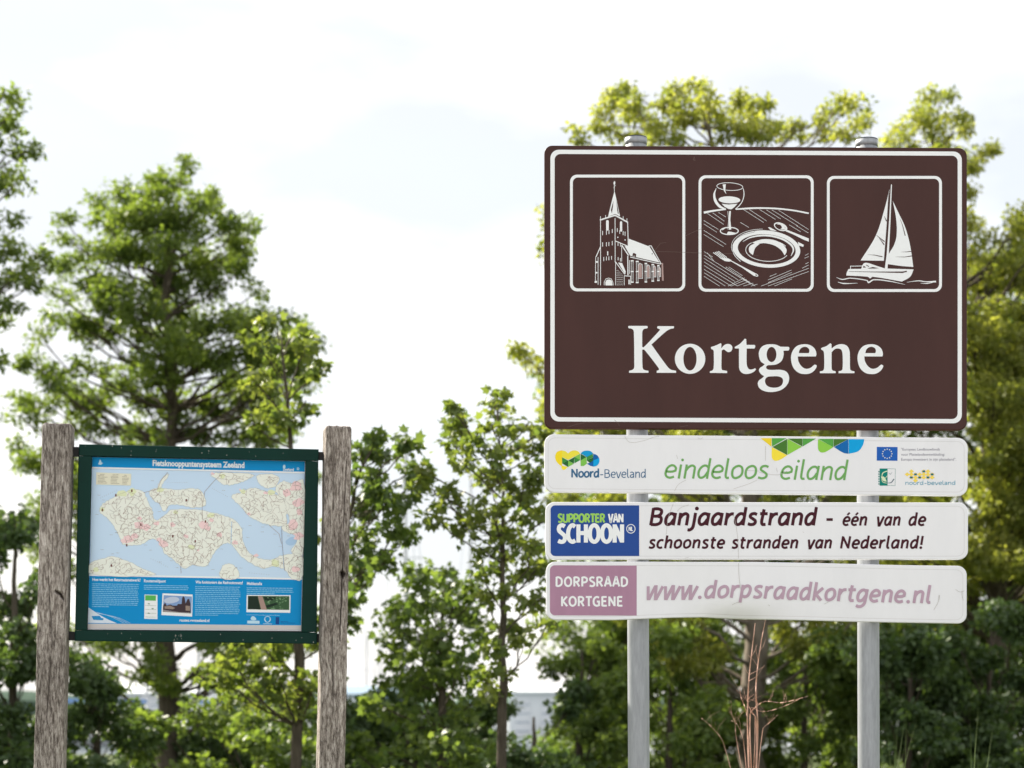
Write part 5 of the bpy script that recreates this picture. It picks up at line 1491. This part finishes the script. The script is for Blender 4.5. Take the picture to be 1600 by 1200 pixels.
# ---------------------------------------------------------------- marina behind: boats, sheds, far trees
M_hull = mat('gelcoat', srgb(226, 228, 232), 0.3)
M_hullb = mat('blue_hull', srgb(70, 110, 160), 0.35)
M_mast = mat('anodised_mast', srgb(190, 192, 196), 0.4, metal=.3)
M_win = mat('dark_glass', (0.02, 0.025, 0.03, 1), 0.1)
M_shed = mat('pale_cladding', srgb(228, 231, 234), 0.6, var=.05, vscale=.5)
M_roof = mat('grey_blue_roof', srgb(120, 142, 160), 0.6, var=.1, vscale=.6)
def yacht(px, Y, mast_top_px, length, rot, label, hullm):
    c = P(px, 1110, Y)
    hgt = CH + (HY - mast_top_px) / F * Y
    root = empty('sailing_boat', (c[0], Y, 0.0), label, 'sailing boat', 'boats moored in the marina')
    cr_, sr_ = math.cos(rot), math.sin(rot)
    def W(x, y, z): return (c[0] + x * cr_ - y * sr_, Y + x * sr_ + y * cr_, z)
    B_ = length * .16
    V, Fc = [], []
    st = [(-.5, .62, .95), (-.3, .9, .9), (0, 1.0, .88), (.2, .85, .95), (.38, .5, 1.08), (.5, .03, 1.25)]
    for u, wf, fz in st:
        for s_, z in ((-1, fz), (-.92, .35), (-.45, -.15), (0, -.35), (.45, -.15), (.92, .35), (1, fz)):
            V.append(W(u * length, s_ * B_ * wf, z))
    for i in range(len(st) - 1):
        for k in range(6):
            a_ = i * 7 + k
            Fc.append([a_, a_ + 1, a_ + 8, a_ + 7])
    Fc.append(list(range(7)))
    mk('hull', V, Fc, hullm, root, smooth=True)
    V, Fc = [], []
    for u, wf, fz in st: V += [W(u * length, -B_ * wf * .97, fz + .005), W(u * length, B_ * wf * .97, fz + .005)]
    for i in range(len(st) - 1): Fc.append([2*i, 2*i+1, 2*i+3, 2*i+2])
    mk('deck', V, Fc, M_hull, root)
    V, Fc = [], []
    for u, wf, h in ((-.12, .62, 1.0), (-.1, .6, 1.38), (.12, .52, 1.34), (.24, .25, 1.05)):
        V += [W(u * length, -B_ * wf, .86), W(u * length, -B_ * wf * .85, h), W(u * length, B_ * wf * .85, h), W(u * length, B_ * wf, .86)]
    for i in range(3):
        for k in range(3): a_ = i*4+k; Fc.append([a_, a_+1, a_+5, a_+4])
    Fc += [[0, 1, 2, 3], [12, 13, 14, 15]]
    cb = mk('cabin', V, Fc, M_hull, root)
    V, Fc = [], []
    for s_ in (-1, 1):
        b = len(V)
        V += [W(-.07 * length, s_ * B_ * .60, 1.08), W(.1 * length, s_ * B_ * .55, 1.06), W(.1 * length, s_ * B_ * .52, 1.22), W(-.07 * length, s_ * B_ * .56, 1.25)]
        Fc.append([b, b+1, b+2, b+3])
    mk('cabin_window', V, Fc, M_win, cb, kind='stuff')
    mx_ = .08 * length
    mk('mast', *tube([W(mx_, 0, .9), W(mx_, 0, hgt * .5), W(mx_, 0, hgt)], [.085, .08, .06], 8), M_mast, root)
    mk('boom', *tube([W(mx_, 0, 2.0), W(-.38 * length, 0, 2.05)], [.10, .09], 8), M_hullb, root)
    mk('spreader', *tube([W(mx_, -.8, hgt * .6), W(mx_, .8, hgt * .6)], [.025, .025], 5), M_mast, root)
    for e in ((.49 * length, 0, 1.2), (-.49 * length, 0, 1.0), (mx_, -B_, .9), (mx_, B_, .9)):
        mk('stay', *tube([W(*e), W(mx_, 0, hgt * .97)], [.012, .012], 4), M_mast, root)
yacht(627, 78, 668, 9.5, R(80), 'moored yacht whose tall pale mast stands left of the slender maple', M_hull)
yacht(737, 92, 742, 9.0, R(95), 'moored yacht with its mast seen through the slender maple', M_hull)
yacht(568, 170, 985, 8.0, R(70), 'small distant yacht just right of the timber posts', M_hullb)
yacht(597, 190, 975, 8.0, R(110), 'small distant yacht left of the tall pale mast', M_hull)
yacht(862, 150, 985, 8.5, R(85), 'distant yacht with its mast at the left edge of the plates', M_hull)
yacht(205, 88, 820, 9.0, R(20), 'white yacht glimpsed under the left half of the map board', M_hull)
yacht(330, 96, 860, 9.0, R(160), 'white yacht glimpsed under the right half of the map board', M_hull)

def shed(px0, px1, top_px, eave_px, Y, dep, label, wall_m, roof_m, bays):
    a_, b = P(px0, 1110, Y), P(px1, 1110, Y)
    zt, ze = P(0, top_px, Y)[2], P(0, eave_px, Y)[2]
    root = empty('shed', ((a_[0] + b[0]) / 2, Y, 0), label, 'building')
    x0, x1 = a_[0], b[0]
    V = [(x0, Y, 0), (x1, Y, 0), (x1, Y + dep, 0), (x0, Y + dep, 0), (x0, Y, ze), (x1, Y, ze), (x1, Y + dep, ze), (x0, Y + dep, ze), (x0, Y + dep / 2, zt), (x1, Y + dep / 2, zt)]
    mk('wall', V, [[0, 1, 5, 4], [2, 3, 7, 6], [1, 2, 6, 9, 5], [3, 0, 4, 8, 7]], wall_m, root)
    e = .35
    V = [(x0 - e, Y - e, ze - .05), (x1 + e, Y - e, ze - .05), (x1 + e, Y + dep / 2, zt + .05), (x0 - e, Y + dep / 2, zt + .05), (x1 + e, Y + dep + e, ze - .05), (x0 - e, Y + dep + e, ze - .05)]
    V2 = [(x, y, z + .12) for x, y, z in V]
    mk('roof', V + V2, [[0, 3, 2, 1], [3, 5, 4, 2], [6, 7, 8, 9], [9, 8, 10, 11], [0, 1, 7, 6], [5, 11, 10, 4], [0, 6, 9, 3], [3, 9, 11, 5], [1, 2, 8, 7], [2, 4, 10, 8]], roof_m, root)
    w = (x1 - x0) / bays
    for k in range(bays):
        cx = x0 + w * (k + .5)
        v, f = box_vf((cx, Y - .04, ze * .42), (w * .55, .1, ze * .84))
        d_ = mk('roller_door', v, f, M_hull, root)
        for j in range(4):
            v, f = box_vf((cx, Y - .10, ze * (.12 + .2 * j)), (w * .53, .03, .05))
            mk('door_rail', v, f, M_roof, d_)
shed(796, 960, 1072, 1082, 118, 12, 'pale low shed seen beside the plates through the foliage', M_shed, M_shed, 4)
shed(500, 612, 1074, 1086, 130, 12, 'low shed with grey blue roof beyond the yachts', M_shed, M_roof, 3)
shed(150, 300, 1070, 1084, 125, 12, 'white low shed seen under the map board', M_hull, M_shed, 4)

# far wooded shore
V, Fc = [], []
n_ = 260
rs = random.Random(4)
pv = 0
for i in range(n_ + 1):
    x = -700 + 1400 * i / n_
    h = 7 + 4 * mnoise.noise(Vector((x * .02, 0, 0))) + 2.5 * mnoise.noise(Vector((x * .11, 3, 0))) + rs.uniform(-.6, .6)
    for (yy, zz) in ((640, 0), (642, h * .6), (650, h), (665, h * .9), (690, 0)):
        V.append((x, yy + rs.uniform(-1, 1), zz))
for i in range(n_):
    for k in range(4):
        a_ = i * 5 + k
        Fc.append([a_, a_ + 5, a_ + 6, a_ + 1])
M_far_haze = mat('hazed_foliage', (0.10, 0.14, 0.11, 1), 1.0, spec=0, var=.3, vscale=.08)  # foliage colour paled to stand in for distance haze
o = mk('far_woods', V, Fc, M_far_haze, None, 'low wooded shore on the horizon across the water', 'stuff')
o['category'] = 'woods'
